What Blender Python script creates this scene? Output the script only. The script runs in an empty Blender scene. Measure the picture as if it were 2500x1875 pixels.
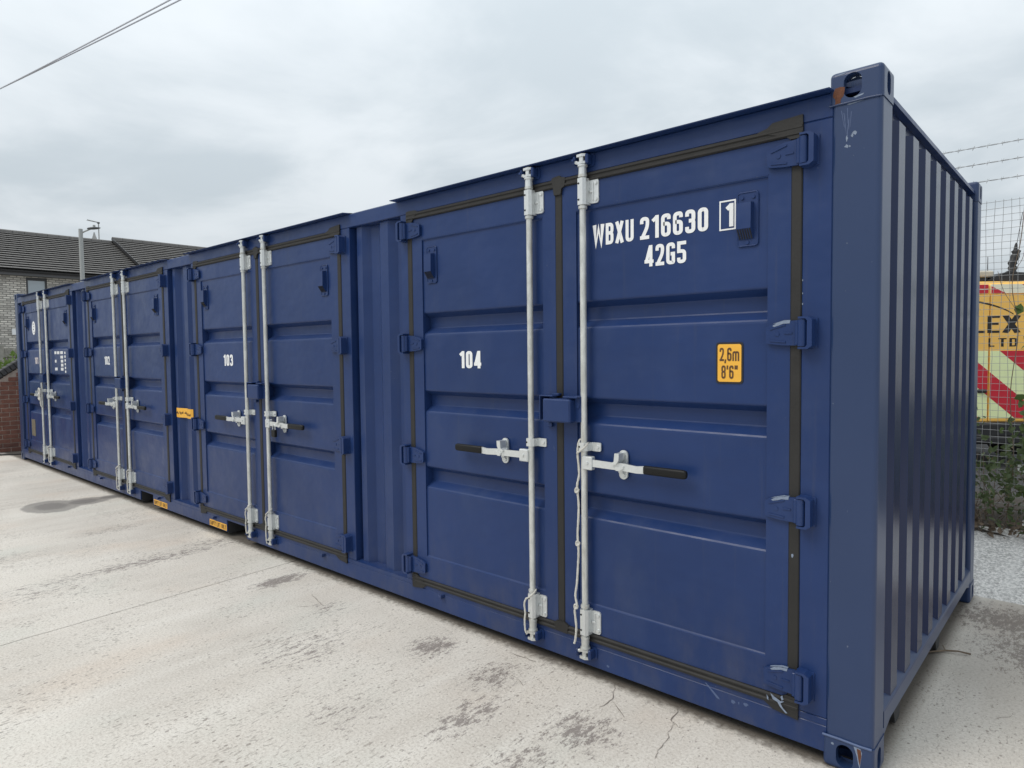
import bpy, bmesh, math, random
from mathutils import Vector, Matrix
random.seed(7)
SC = bpy.context.scene
COL = SC.collection

# ------------------------------------------------------------------ camera
CAM = Vector((0.605, -2.635, 1.5856))
YAW, PIT, ROLL = -0.72976, -0.04628, -0.01103
fw = Vector((math.sin(YAW) * math.cos(PIT), math.cos(YAW) * math.cos(PIT), math.sin(PIT)))
r0 = fw.cross(Vector((0, 0, 1))).normalized()
u0 = r0.cross(fw)
rt = r0 * math.cos(ROLL) + u0 * math.sin(ROLL)
up = -r0 * math.sin(ROLL) + u0 * math.cos(ROLL)
cam_data = bpy.data.cameras.new('camera')
cam_data.sensor_width = 36.0
cam_data.lens = 36.0 * 1628.28 / 2500.0
cam_data.clip_start = 0.05
cam_data.clip_end = 3000
cam = bpy.data.objects.new('camera', cam_data)
COL.objects.link(cam)
cam.matrix_world = Matrix(((rt.x, up.x, -fw.x, CAM.x), (rt.y, up.y, -fw.y, CAM.y), (rt.z, up.z, -fw.z, CAM.z), (0, 0, 0, 1)))
SC.camera = cam

# ------------------------------------------------------------------ overcast sky and soft sun
SUN_DIR = Vector((-0.38, -0.72, 1.0)).normalized()      # towards the sun
SUN_EL = math.asin(SUN_DIR.z)
SUN_AZ = math.atan2(SUN_DIR.x, SUN_DIR.y)
world = bpy.data.worlds.new('World')
SC.world = world
world.use_nodes = True
wn, wl = world.node_tree.nodes, world.node_tree.links
wn.clear()
w_out = wn.new('ShaderNodeOutputWorld')
w_bg = wn.new('ShaderNodeBackground')
w_sky = wn.new('ShaderNodeTexSky')
w_sky.sky_type = 'NISHITA'
w_sky.sun_disc = False
w_sky.sun_elevation = SUN_EL
w_sky.sun_rotation = SUN_AZ
w_sky.dust_density = 4.0
w_tc = wn.new('ShaderNodeTexCoord')
w_sep = wn.new('ShaderNodeSeparateXYZ')
wl.new(w_tc.outputs['Generated'], w_sep.inputs[0])


def wmath(op, a, b=None):
    n = wn.new('ShaderNodeMath')
    n.operation = op
    for i, v in enumerate((a, b)):
        if v is None:
            continue
        if isinstance(v, (int, float)):
            n.inputs[i].default_value = v
        else:
            wl.new(v, n.inputs[i])
    return n.outputs[0]


w_el = wmath('MAXIMUM', w_sep.outputs['Z'], 0.0)
w_den = wmath('ADD', w_el, 0.16)
w_px = wmath('DIVIDE', w_sep.outputs['X'], w_den)
w_py = wmath('DIVIDE', w_sep.outputs['Y'], w_den)
w_cmb = wn.new('ShaderNodeCombineXYZ')
wl.new(w_px, w_cmb.inputs[0])
wl.new(w_py, w_cmb.inputs[1])
w_n1 = wn.new('ShaderNodeTexNoise')
w_n1.inputs['Scale'].default_value = 1.15
w_n1.inputs['Detail'].default_value = 6
w_n1.inputs['Roughness'].default_value = 0.54
w_n1.inputs['Distortion'].default_value = 0.35
wl.new(w_cmb.outputs[0], w_n1.inputs['Vector'])
w_r = wn.new('ShaderNodeValToRGB')
w_r.color_ramp.interpolation = 'EASE'
w_r.color_ramp.elements[0].position = 0.36
w_r.color_ramp.elements[0].color = (0.595, 0.665, 0.715, 1)
w_r.color_ramp.elements[1].position = 0.66
w_r.color_ramp.elements[1].color = (0.80, 0.855, 0.895, 1)
wl.new(w_n1.outputs['Fac'], w_r.inputs['Fac'])
# brighter overhead, as an overcast sky is
w_cie = wmath('ADD', wmath('MULTIPLY', w_el, 0.92), 0.82)
w_mul = wn.new('ShaderNodeVectorMath')
w_mul.operation = 'SCALE'
wl.new(w_r.outputs['Color'], w_mul.inputs[0])
wl.new(w_cie, w_mul.inputs['Scale'])
w_s2 = wn.new('ShaderNodeVectorMath')
w_s2.operation = 'SCALE'
wl.new(w_sky.outputs['Color'], w_s2.inputs[0])
w_s2.inputs['Scale'].default_value = 0.10
w_mix = wn.new('ShaderNodeMix')
w_mix.data_type = 'RGBA'
w_mix.inputs['Factor'].default_value = 0.93
wl.new(w_s2.outputs[0], w_mix.inputs['A'])
wl.new(w_mul.outputs[0], w_mix.inputs['B'])
wl.new(w_mix.outputs['Result'], w_bg.inputs['Color'])
w_bg.inputs['Strength'].default_value = 1.0
wl.new(w_bg.outputs[0], w_out.inputs[0])

sun_data = bpy.data.lights.new('sun', 'SUN')
sun_data.energy = 1.5
sun_data.angle = math.radians(28)
sun_data.color = (1.0, 0.93, 0.84)
sun = bpy.data.objects.new('sun', sun_data)
COL.objects.link(sun)
sun.rotation_euler = SUN_DIR.to_track_quat('Z', 'Y').to_euler()
sun.location = (0, 0, 30)
SC.view_settings.view_transform = 'Standard'
SC.view_settings.look = 'None'
SC.view_settings.exposure = 0.0
SC.view_settings.gamma = 1.0
SC.view_settings.use_curve_mapping = False
SC.cycles.max_bounces = 6


# ------------------------------------------------------------------ materials
class NT:
    """small helper round a material's node tree"""
    def __init__(s, name):
        s.m = bpy.data.materials.new(name)
        s.m.use_nodes = True
        s.n, s.l = s.m.node_tree.nodes, s.m.node_tree.links
        s.b = s.n['Principled BSDF']

    def new(s, t, **kw):
        nd = s.n.new(t)
        for k, v in kw.items():
            setattr(nd, k, v)
        return nd

    def put(s, sock, v):
        if isinstance(v, bpy.types.NodeSocket):
            s.l.new(v, sock)
        else:
            if hasattr(sock.default_value, '__len__') and len(sock.default_value) == 4 and len(v) == 3:
                v = (*v, 1)
            sock.default_value = v

    def pos(s):
        return s.new('ShaderNodeNewGeometry').outputs['Position']

    def mapv(s, vec, scale=(1, 1, 1), loc=(0, 0, 0), rot=(0, 0, 0)):
        nd = s.new('ShaderNodeMapping')
        s.l.new(vec, nd.inputs['Vector'])
        nd.inputs['Scale'].default_value = scale
        nd.inputs['Location'].default_value = loc
        nd.inputs['Rotation'].default_value = rot
        return nd.outputs[0]

    def noise(s, vec, scale, detail=4, rough=0.55, dist=0.0):
        nd = s.new('ShaderNodeTexNoise')
        s.l.new(vec, nd.inputs['Vector'])
        nd.inputs['Scale'].default_value = scale
        nd.inputs['Detail'].default_value = detail
        nd.inputs['Roughness'].default_value = rough
        nd.inputs['Distortion'].default_value = dist
        return nd.outputs['Fac']

    def rng(s, v, a, b, c=0.0, d=1.0, smooth=True):
        nd = s.new('ShaderNodeMapRange')
        if smooth:
            nd.interpolation_type = 'SMOOTHSTEP'
        s.put(nd.inputs[0], v)
        for i, x in enumerate((a, b, c, d)):
            s.put(nd.inputs[i + 1], x)
        return nd.outputs[0]

    def math(s, op, a, b=None):
        nd = s.new('ShaderNodeMath', operation=op)
        s.put(nd.inputs[0], a)
        if b is not None:
            s.put(nd.inputs[1], b)
        return nd.outputs[0]

    def mix(s, f, a, b, mode='MIX'):
        nd = s.new('ShaderNodeMix', data_type='RGBA', blend_type=mode)
        s.put(nd.inputs['Factor'], f)
        s.put(nd.inputs['A'], a)
        s.put(nd.inputs['B'], b)
        return nd.outputs['Result']

    def bump(s, h, strength=0.2, dist=0.01):
        nd = s.new('ShaderNodeBump')
        s.put(nd.inputs['Height'], h)
        nd.inputs['Strength'].default_value = strength
        nd.inputs['Distance'].default_value = dist
        s.l.new(nd.outputs[0], s.b.inputs['Normal'])

    def set(s, **kw):
        for k, v in kw.items():
            s.put(s.b.inputs[k.replace('_', ' ')], v)
        return s


def simple(name, col, rough=0.6, metal=0.0, var=0.15, scale=20.0, bump=0.0, spec=0.5, coords='world'):
    t = NT(name)
    p = t.pos()
    n = t.noise(p, scale, 5)
    lo = tuple(c * (1 - var) for c in col)
    hi = tuple(min(1, c * (1 + var)) for c in col)
    t.set(Base_Color=t.mix(n, lo, hi), Roughness=rough, Metallic=metal, Specular_IOR_Level=spec)
    if bump:
        t.bump(t.noise(p, scale * 3, 4), bump, 0.004)
    return t.m


M = {}
# navy container paint: faint dust bloom, rolled-sheet waviness, fine orange peel
t = NT('navy_paint')
p = t.pos()
sx = t.new('ShaderNodeSeparateXYZ')
t.l.new(p, sx.inputs[0])
big = t.noise(p, 1.1, 4)
c = t.mix(t.rng(big, 0.3, 0.7), (0.0116, 0.0312, 0.110), (0.0158, 0.0385, 0.131))
# chalky bloom, dirt runs down the sheet and dried splashes low down
chalk = t.noise(t.mapv(p, (1, 1, 0.6)), 2.6, 6, 0.65)
c = t.mix(t.math('MULTIPLY', t.rng(chalk, 0.48, 0.75), 0.10), c, (0.10, 0.13, 0.20))
runs = t.noise(t.mapv(p, (34, 34, 1.1)), 1.0, 5, 0.6)
c = t.mix(t.math('MULTIPLY', t.rng(runs, 0.56, 0.80), 0.14), c, (0.085, 0.085, 0.090))
spl = t.math('MULTIPLY', t.rng(sx.outputs['Z'], 0.75, 0.05), t.rng(t.noise(t.mapv(p, (5, 5, 2.2)), 1.0, 6, 0.7), 0.42, 0.75))
c = t.mix(t.math('MULTIPLY', spl, 0.22), c, (0.13, 0.12, 0.11))
spk = t.rng(t.noise(p, 75, 2), 0.775, 0.79)
c = t.mix(t.math('MULTIPLY', spk, 0.3), c, (0.28, 0.30, 0.34))
t.set(Base_Color=c, Roughness=t.math('ADD', t.rng(t.noise(p, 5, 5), 0.3, 0.7, 0.28, 0.40), t.math('MULTIPLY', t.rng(chalk, 0.45, 0.75), 0.12)), Specular_IOR_Level=0.31)
h = t.math('ADD', t.noise(t.mapv(p, (1, 1, 1.4)), 4.5, 2), t.math('MULTIPLY', t.noise(p, 160, 2), 0.015))
t.bump(h, 0.38, 0.02)
M['paint'] = t.m
# the corner posts are a touch greyer, more weathered coat of the same paint
t = NT('navy_paint_post')
p = t.pos()
c = t.mix(t.noise(p, 4, 4), (0.0145, 0.034, 0.096), (0.0195, 0.041, 0.112))
spk = t.rng(t.noise(p, 55, 3), 0.735, 0.76)
c = t.mix(t.math('MULTIPLY', spk, 0.35), c, (0.30, 0.33, 0.38))
t.set(Base_Color=c, Roughness=0.36, Specular_IOR_Level=0.4, Coat_Weight=0.2, Coat_Roughness=0.24)
t.bump(t.noise(p, 130, 2), 0.06, 0.002)
M['post'] = t.m
# end wall: same coat, the slopes' shade put into a darker base, glossier, so the flats mirror the sky at a glancing view
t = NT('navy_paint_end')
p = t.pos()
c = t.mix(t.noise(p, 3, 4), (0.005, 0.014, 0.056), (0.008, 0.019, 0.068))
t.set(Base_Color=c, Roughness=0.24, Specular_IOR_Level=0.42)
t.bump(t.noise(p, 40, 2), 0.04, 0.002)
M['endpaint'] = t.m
t = NT('rubber_seal')
p = t.pos()
n = t.noise(p, 9, 5)
t.set(Base_Color=t.mix(n, (0.011, 0.0108, 0.0106), (0.028, 0.0265, 0.025)), Roughness=0.62, Specular_IOR_Level=0.4)
t.bump(t.noise(p, 60, 3), 0.25, 0.004)
M['rubber'] = t.m
t = NT('galvanised_steel')
p = t.pos()
n = t.noise(t.mapv(p, (1, 1, 0.35)), 38, 6, 0.7)
sepz = t.new('ShaderNodeSeparateXYZ')
t.l.new(p, sepz.inputs[0])
grime = t.rng(t.noise(t.mapv(p, (30, 30, 2.5)), 1.0, 4), 0.48, 0.75)
c = t.mix(t.rng(n, 0.3, 0.7), (0.50, 0.51, 0.49), (0.70, 0.71, 0.69))
c = t.mix(t.math('MULTIPLY', grime, 0.45), c, (0.36, 0.31, 0.23))
t.set(Base_Color=c, Roughness=0.42, Metallic=0.45, Specular_IOR_Level=0.5)
t.bump(n, 0.2, 0.003)
M['galv'] = t.m
t = NT('zinc_fitting')
p = t.pos()
n = t.noise(p, 70, 5, 0.65)
t.set(Base_Color=t.mix(n, (0.55, 0.57, 0.57), (0.75, 0.77, 0.77)), Roughness=0.36, Metallic=0.5)
t.bump(n, 0.15, 0.002)
M['zinc'] = t.m
M['dark'] = simple('black_hole', (0.008, 0.008, 0.009), 0.7)
M['grip'] = simple('black_grip', (0.005, 0.005, 0.005), 0.5, spec=0.3, bump=0.1, scale=60)
M['white'] = simple('white_lettering', (0.78, 0.79, 0.80), 0.5, var=0.06, scale=40)
M['pinkwhite'] = simple('faded_lettering', (0.66, 0.60, 0.60), 0.5, var=0.06, scale=40)
M['orange'] = simple('orange_label', (0.80, 0.42, 0.045), 0.45, var=0.08, scale=15)
M['black'] = simple('black_print', (0.012, 0.010, 0.010), 0.5)
M['brown_print'] = simple('brown_print', (0.10, 0.045, 0.012), 0.5)
M['plate'] = simple('worn_plate', (0.22, 0.20, 0.15), 0.45, metal=0.4, var=0.3, scale=50)
M['chip'] = simple('chipped_paint', (0.19, 0.235, 0.32), 0.6, var=0.35, scale=90)
M['rust'] = simple('rust', (0.115, 0.042, 0.020), 0.85, var=0.45, scale=70, bump=0.5)
M['rope'] = simple('cotton_rope', (0.62, 0.60, 0.55), 0.9, var=0.18, scale=160, bump=0.8)
M['inside'] = simple('container_underside', (0.03, 0.03, 0.032), 0.8)
M['paleblue'] = simple('thin_paint', (0.07, 0.105, 0.21), 0.5, var=0.2, scale=30)


# pale brushed concrete with worn, dark, streaky patches and fine pits
def concrete(name):
    t = NT(name)
    p = t.pos()
    sx = t.new('ShaderNodeSeparateXYZ')
    t.l.new(p, sx.inputs[0])
    X, Y = sx.outputs['X'], sx.outputs['Y']
    cloud = t.noise(p, 0.9, 4)
    streak = t.noise(t.mapv(p, (6.0, 0.7, 1), rot=(0, 0, 0.05)), 1.0, 4)
    c = t.mix(t.rng(cloud, 0.35, 0.65), (0.565, 0.52, 0.462), (0.675, 0.63, 0.565))
    c = t.mix(t.math('MULTIPLY', t.rng(streak, 0.35, 0.8), 0.50), c, (0.75, 0.715, 0.655))
    tint = t.noise(t.mapv(p, (1, 0.6, 1), loc=(3, 7, 0)), 1.4, 3)
    c = t.mix(t.math('MULTIPLY', t.rng(tint, 0.52, 0.75), 0.40), c, (0.57, 0.59, 0.53))
    c = t.mix(t.math('MULTIPLY', t.rng(tint, 0.46, 0.26), 0.5), c, (0.64, 0.54, 0.45))
    # grain, short trowel flecks and round pits, thicker in some areas than in others
    dens = t.noise(p, 1.7, 3)
    fine = t.noise(p, 85, 4, 0.8)
    c = t.mix(t.math('MULTIPLY', t.rng(fine, 0.51, 0.62), 0.55), c, (0.38, 0.335, 0.29))
    c = t.mix(t.math('MULTIPLY', t.rng(fine, 0.48, 0.36), 0.45), c, (0.80, 0.76, 0.70))
    fleck = t.noise(t.mapv(p, (70, 26, 1), rot=(0, 0, 0.25)), 1.0, 3, 0.6, 0.8)
    fth = t.rng(dens, 0.30, 0.70, 0.70, 0.57, smooth=False)
    fl = t.math('GREATER_THAN', fleck, fth)
    c = t.mix(t.math('MULTIPLY', fl, 0.50), c, (0.22, 0.19, 0.165))
    vo = t.new('ShaderNodeTexVoronoi')
    t.l.new(t.mapv(p, (1, 0.75, 1)), vo.inputs['Vector'])
    vo.inputs['Scale'].default_value = 34
    wn_ = t.new('ShaderNodeTexWhiteNoise')
    t.l.new(vo.outputs['Position'], wn_.inputs['Vector'])
    pit_r = t.math('MULTIPLY', t.rng(dens, 0.3, 0.7, 0.10, 0.30, smooth=False), wn_.outputs['Value'])
    pit = t.math('LESS_THAN', vo.outputs['Distance'], pit_r)
    c = t.mix(t.math('MULTIPLY', pit, 0.62), c, (0.20, 0.17, 0.15))
    # worn patches: streaky break-up of the surface inside a few areas
    fray = t.noise(t.mapv(p, (32, 13.0, 1), rot=(0, 0, 0.12)), 1.0, 8, 0.88)

    def area(cx, cy, rx, ry):
        dx = t.math('DIVIDE', t.math('SUBTRACT', X, cx), rx)
        dy = t.math('DIVIDE', t.math('SUBTRACT', Y, cy), ry)
        d = t.math('SQRT', t.math('ADD', t.math('MULTIPLY', dx, dx), t.math('MULTIPLY', dy, dy)))
        return t.rng(d, 0.0, 1.0, 1.0, 0.0)
    worn = None
    for a in AREAS:
        w_ = t.math('MULTIPLY', area(*a[:4]), a[4])
        worn = w_ if worn is None else t.math('MAXIMUM', worn, w_)
    wm = t.rng(t.math('ADD', fray, worn), 0.650, 0.668)
    wm = t.math('MULTIPLY', wm, t.rng(worn, 0.0, 0.04, 0.12, 1.0))
    c = t.mix(t.math('MULTIPLY', wm, 0.72), c, (0.145, 0.118, 0.112))
    # browner, darker ground beside the near end, dirt washed against the foot of the container
    brownish = t.math('MULTIPLY', t.rng(t.math('ADD', X, t.math('MULTIPLY', t.noise(p, 1.2, 3), 0.8)), 0.15, 0.75), t.rng(Y, 0.2, 1.3))
    c = t.mix(t.math('MULTIPLY', brownish, 0.38), c, (0.26, 0.215, 0.17))
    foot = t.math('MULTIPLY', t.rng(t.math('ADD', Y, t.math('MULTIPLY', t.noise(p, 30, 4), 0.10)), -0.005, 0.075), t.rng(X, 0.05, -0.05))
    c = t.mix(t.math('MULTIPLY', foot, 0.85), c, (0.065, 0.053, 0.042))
    # damp patch where water has run out from under the container
    wet = t.math('MAXIMUM', area(-7.80, -.66, .46, .33), t.math('MAXIMUM', area(-7.80, -.36, .27, .33), area(-7.83, -.06, .15, .30)))
    wet = t.math('ADD', wet, t.math('MULTIPLY', t.math('SUBTRACT', t.noise(p, 7, 6, 0.65), 0.5), 0.35))
    core_ = t.rng(wet, 0.42, 0.75)
    wet = t.rng(wet, 0.06, 0.20)
    c = t.mix(t.math('MULTIPLY', wet, 0.62), c, (0.150, 0.138, 0.128))
    c = t.mix(t.math('MULTIPLY', core_, 0.45), c, (0.10, 0.092, 0.088))
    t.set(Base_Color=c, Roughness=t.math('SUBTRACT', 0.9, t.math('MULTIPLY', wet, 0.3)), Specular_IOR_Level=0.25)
    t.bump(t.math('SUBTRACT', t.math('MULTIPLY', fine, 0.6), t.math('MULTIPLY', pit, 0.6)), 0.5, 0.004)
    return t.m


AREAS = [(-4.93, -0.75, 0.24, 1.9, .17), (-4.75, -1.45, 0.5, 1.1, .12), (-3.72, -0.28, 0.18, 0.42, .24), (-2.1, -0.28, 0.26, 0.30, .20), (-5.05, -0.15, 0.35, 0.6, .15),
         (-1.62, -0.32, 0.28, 0.40, .17), (-1.45, -0.64, 0.24, 0.5, .17), (-1.0, -0.42, .36, .36, .18), (-1.05, -0.75, .34, .45, .15), (-2.6, -0.75, 0.6, 0.7, .13), (-6.2, -0.6, .3, .8, .13),
         (-1.9, -1.0, .5, .5, .12), (-5.9, -1.6, .4, 1.0, .12), (-3.0, -0.35, .3, .3, .14),
         (0.62, 1.75, 0.95, 1.0, .25), (0.25, 2.1, 0.8, 0.55, .21), (0.85, 1.1, .6, .8, .21), (.45, 1.5, .4, .4, .21)]
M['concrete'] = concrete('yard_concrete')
t = NT('rough_concrete')
p = t.pos()
n = t.noise(p, 55, 6, 0.75)
st = t.noise(t.mapv(p, (9, 1.2, 1.2)), 1.0, 4)
c = t.mix(t.rng(n, 0.38, 0.62), (0.36, 0.345, 0.325), (0.84, 0.81, 0.77))
c = t.mix(t.math('MULTIPLY', t.rng(st, 0.45, 0.7), 0.35), c, (0.76, 0.73, 0.69))
t.set(Base_Color=c, Roughness=0.92)
t.bump(n, 0.45, 0.006)
M['bank'] = t.m
M['soil'] = simple('dark_soil', (0.055, 0.045, 0.036), 0.95, var=0.5, scale=30, bump=0.8)
M['asphalt'] = simple('far_ground', (0.30, 0.29, 0.27), 0.9, var=0.25, scale=1.5)
M['joint'] = simple('joint_filler', (0.10, 0.085, 0.07), 0.95, var=0.4, scale=40)
M['crack'] = simple('crack_dirt', (0.20, 0.17, 0.145), 0.95, var=0.3, scale=60)


def per_object(name, cols, rough=0.85, scale=18, bump=0.4, var=0.3):
    t = NT(name)
    oi = t.new('ShaderNodeObjectInfo')
    rmp = t.new('ShaderNodeValToRGB')
    rmp.color_ramp.elements[0].color = (*cols[0], 1)
    rmp.color_ramp.elements[1].color = (*cols[-1], 1)
    for i, cc in enumerate(cols[1:-1]):
        e = rmp.color_ramp.elements.new((i + 1) / (len(cols) - 1))
        e.color = (*cc, 1)
    t.l.new(oi.outputs['Random'], rmp.inputs['Fac'])
    p = t.pos()
    n = t.noise(p, scale, 5, 0.65)
    c = t.mix(t.math('MULTIPLY', t.rng(n, 0.3, 0.75), var * 2), rmp.outputs['Color'], tuple(x * 0.45 for x in cols[0]))
    t.set(Base_Color=c, Roughness=rough)
    if bump:
        t.bump(n, bump, 0.006)
    return t.m


M['redbrick'] = per_object('red_brown_brick', [(0.20, 0.085, 0.062), (0.25, 0.11, 0.078), (0.16, 0.075, 0.06)])
M['mortar'] = simple('mortar', (0.36, 0.30, 0.26), 0.95, var=0.4, scale=25, bump=0.5)
M['coping'] = per_object('dark_coping_brick', [(0.055, 0.056, 0.060), (0.085, 0.085, 0.088)])
M['timber'] = per_object('grey_timber', [(0.30, 0.285, 0.255), (0.40, 0.38, 0.34)], scale=9)
M['twig'] = simple('dry_twig', (0.16, 0.12, 0.085), 0.9, var=0.4, scale=30)
M['trunk'] = simple('bark', (0.10, 0.075, 0.055), 0.9, var=0.4, scale=25, bump=0.5)


def leafy(name, a, b, dry=None):
    t = NT(name)
    p = t.pos()
    wnode = t.new('ShaderNodeTexWhiteNoise')
    t.l.new(t.mapv(p, (14, 14, 14)), wnode.inputs['Vector'])
    n = t.noise(p, 13, 3)
    c = t.mix(n, a, b)
    if dry:
        c = t.mix(t.rng(t.noise(p, 21, 3), 0.60, 0.66), c, dry)
    t.set(Base_Color=c, Roughness=0.55, Specular_IOR_Level=0.35)
    t.b.inputs['Subsurface Weight'].default_value = 0.0
    tr = t.new('ShaderNodeBsdfTranslucent')
    t.put(tr.inputs['Color'], c)
    ms = t.new('ShaderNodeMixShader')
    ms.inputs[0].default_value = 0.28
    t.l.new(t.b.outputs[0], ms.inputs[1])
    t.l.new(tr.outputs[0], ms.inputs[2])
    t.l.new(ms.outputs[0], t.n['Material Output'].inputs['Surface'])
    return t.m


M['leaf_dark'] = leafy('bramble_leaf', (0.055, 0.085, 0.035), (0.13, 0.17, 0.075), (0.20, 0.16, 0.09))
M['leaf_ivy'] = leafy('climber_leaf', (0.06, 0.11, 0.03), (0.14, 0.20, 0.06))
M['leaf_hedge'] = leafy('hedge_leaf', (0.085, 0.15, 0.03), (0.19, 0.28, 0.07))
M['wire'] = simple('galvanised_wire', (0.34, 0.35, 0.355), 0.5, metal=0.2)
M['cable'] = simple('grey_cable', (0.60, 0.62, 0.68), 0.6)
M['lampgrey'] = simple('lamp_column_grey', (0.36, 0.37, 0.365), 0.5, var=0.12)
M['lantern'] = simple('lantern_grey', (0.075, 0.08, 0.085), 0.5)
M['lens'] = simple('lantern_lens', (0.45, 0.47, 0.48), 0.3)

# buff/white house brick, courses too far off to pick apart
t = NT('pale_house_brick')
p = t.pos()
mp = t.mapv(p, (1, 1, 1), rot=(math.radians(90), 0, math.radians(90)))
bk = t.new('ShaderNodeTexBrick')
sx = t.new('ShaderNodeSeparateXYZ')
t.l.new(p, sx.inputs[0])
cb = t.new('ShaderNodeCombineXYZ')
t.l.new(sx.outputs['Y'], cb.inputs[0])
t.l.new(sx.outputs['Z'], cb.inputs[1])
t.l.new(cb.outputs[0], bk.inputs['Vector'])
bk.inputs['Color1'].default_value = (0.80, 0.76, 0.69, 1)
bk.inputs['Color2'].default_value = (0.31, 0.295, 0.27, 1)
bk.inputs['Mortar'].default_value = (0.17, 0.16, 0.15, 1)
bk.inputs['Scale'].default_value = 1.0
bk.inputs['Mortar Size'].default_value = 0.017
bk.inputs['Mortar Smooth'].default_value = 0.1
bk.inputs['Brick Width'].default_value = 0.24
bk.inputs['Row Height'].default_value = 0.086
c = t.mix(t.noise(p, 3, 4), bk.outputs['Color'], (0.58, 0.55, 0.50))
c = t.mix(0.6, c, bk.outputs['Color'])
t.set(Base_Color=c, Roughness=0.9)
t.bump(t.math('SUBTRACT', 1.0, bk.outputs['Fac']), 0.5, 0.01)
M['housebrick'] = t.m
t = NT('grey_roof_tile')
p = t.pos()
n = t.noise(p, 2.2, 5)
nv = t.noise(t.mapv(p, (1, 5, 1)), 1.6, 3)
c = t.mix(n, (0.125, 0.120, 0.116), (0.185, 0.176, 0.168))
c = t.mix(t.math('MULTIPLY', t.rng(nv, 0.62, 0.72), 0.5), c, (0.25, 0.235, 0.21))
t.set(Base_Color=c, Roughness=0.85)
t.bump(t.noise(p, 25, 3), 0.3, 0.01)
M['tile'] = t.m
M['underlay_and_edge_shade'] = simple('roof_underlay_edge_shade', (0.02, 0.02, 0.02), 0.9)  # underlay sheet, and the shade painted on the tile butt edges
M['fascia'] = simple('black_fascia', (0.022, 0.022, 0.024), 0.4)
M['soffit'] = simple('grey_soffit', (0.10, 0.10, 0.105), 0.6)
M['frame'] = simple('dark_window_frame', (0.05, 0.05, 0.055), 0.4)
t = NT('window_glass')
t.set(Base_Color=(0.24, 0.29, 0.33), Roughness=0.06, Metallic=0.0, Specular_IOR_Level=1.0, IOR=1.9)
M['glass'] = t.m
# van
t = NT('van_yellow')
p = t.pos()
n = t.noise(p, 5, 4)
t.set(Base_Color=t.mix(n, (0.86, 0.48, 0.085), (0.92, 0.55, 0.12)), Roughness=0.35, Coat_Weight=0.3)
M['vanyellow'] = t.m
M['vanred'] = simple('reflective_red', (0.54, 0.012, 0.03), 0.4, var=0.12, scale=12)
M['vanlime'] = simple('reflective_lime', (0.78, 0.86, 0.47), 0.4, var=0.08, scale=8)
M['vancream'] = simple('reflective_cream', (0.82, 0.79, 0.62), 0.4, var=0.06, scale=8)
M['vanblack'] = simple('black_plastic', (0.015, 0.015, 0.017), 0.55, bump=0.1)
M['tyre'] = simple('tyre_rubber', (0.02, 0.02, 0.02), 0.8)
M['beige'] = simple('beige_lens', (0.50, 0.46, 0.38), 0.4, var=0.25, scale=14)
M['petal'] = simple('white_petal', (0.78, 0.78, 0.76), 0.6, var=0.05)


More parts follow.
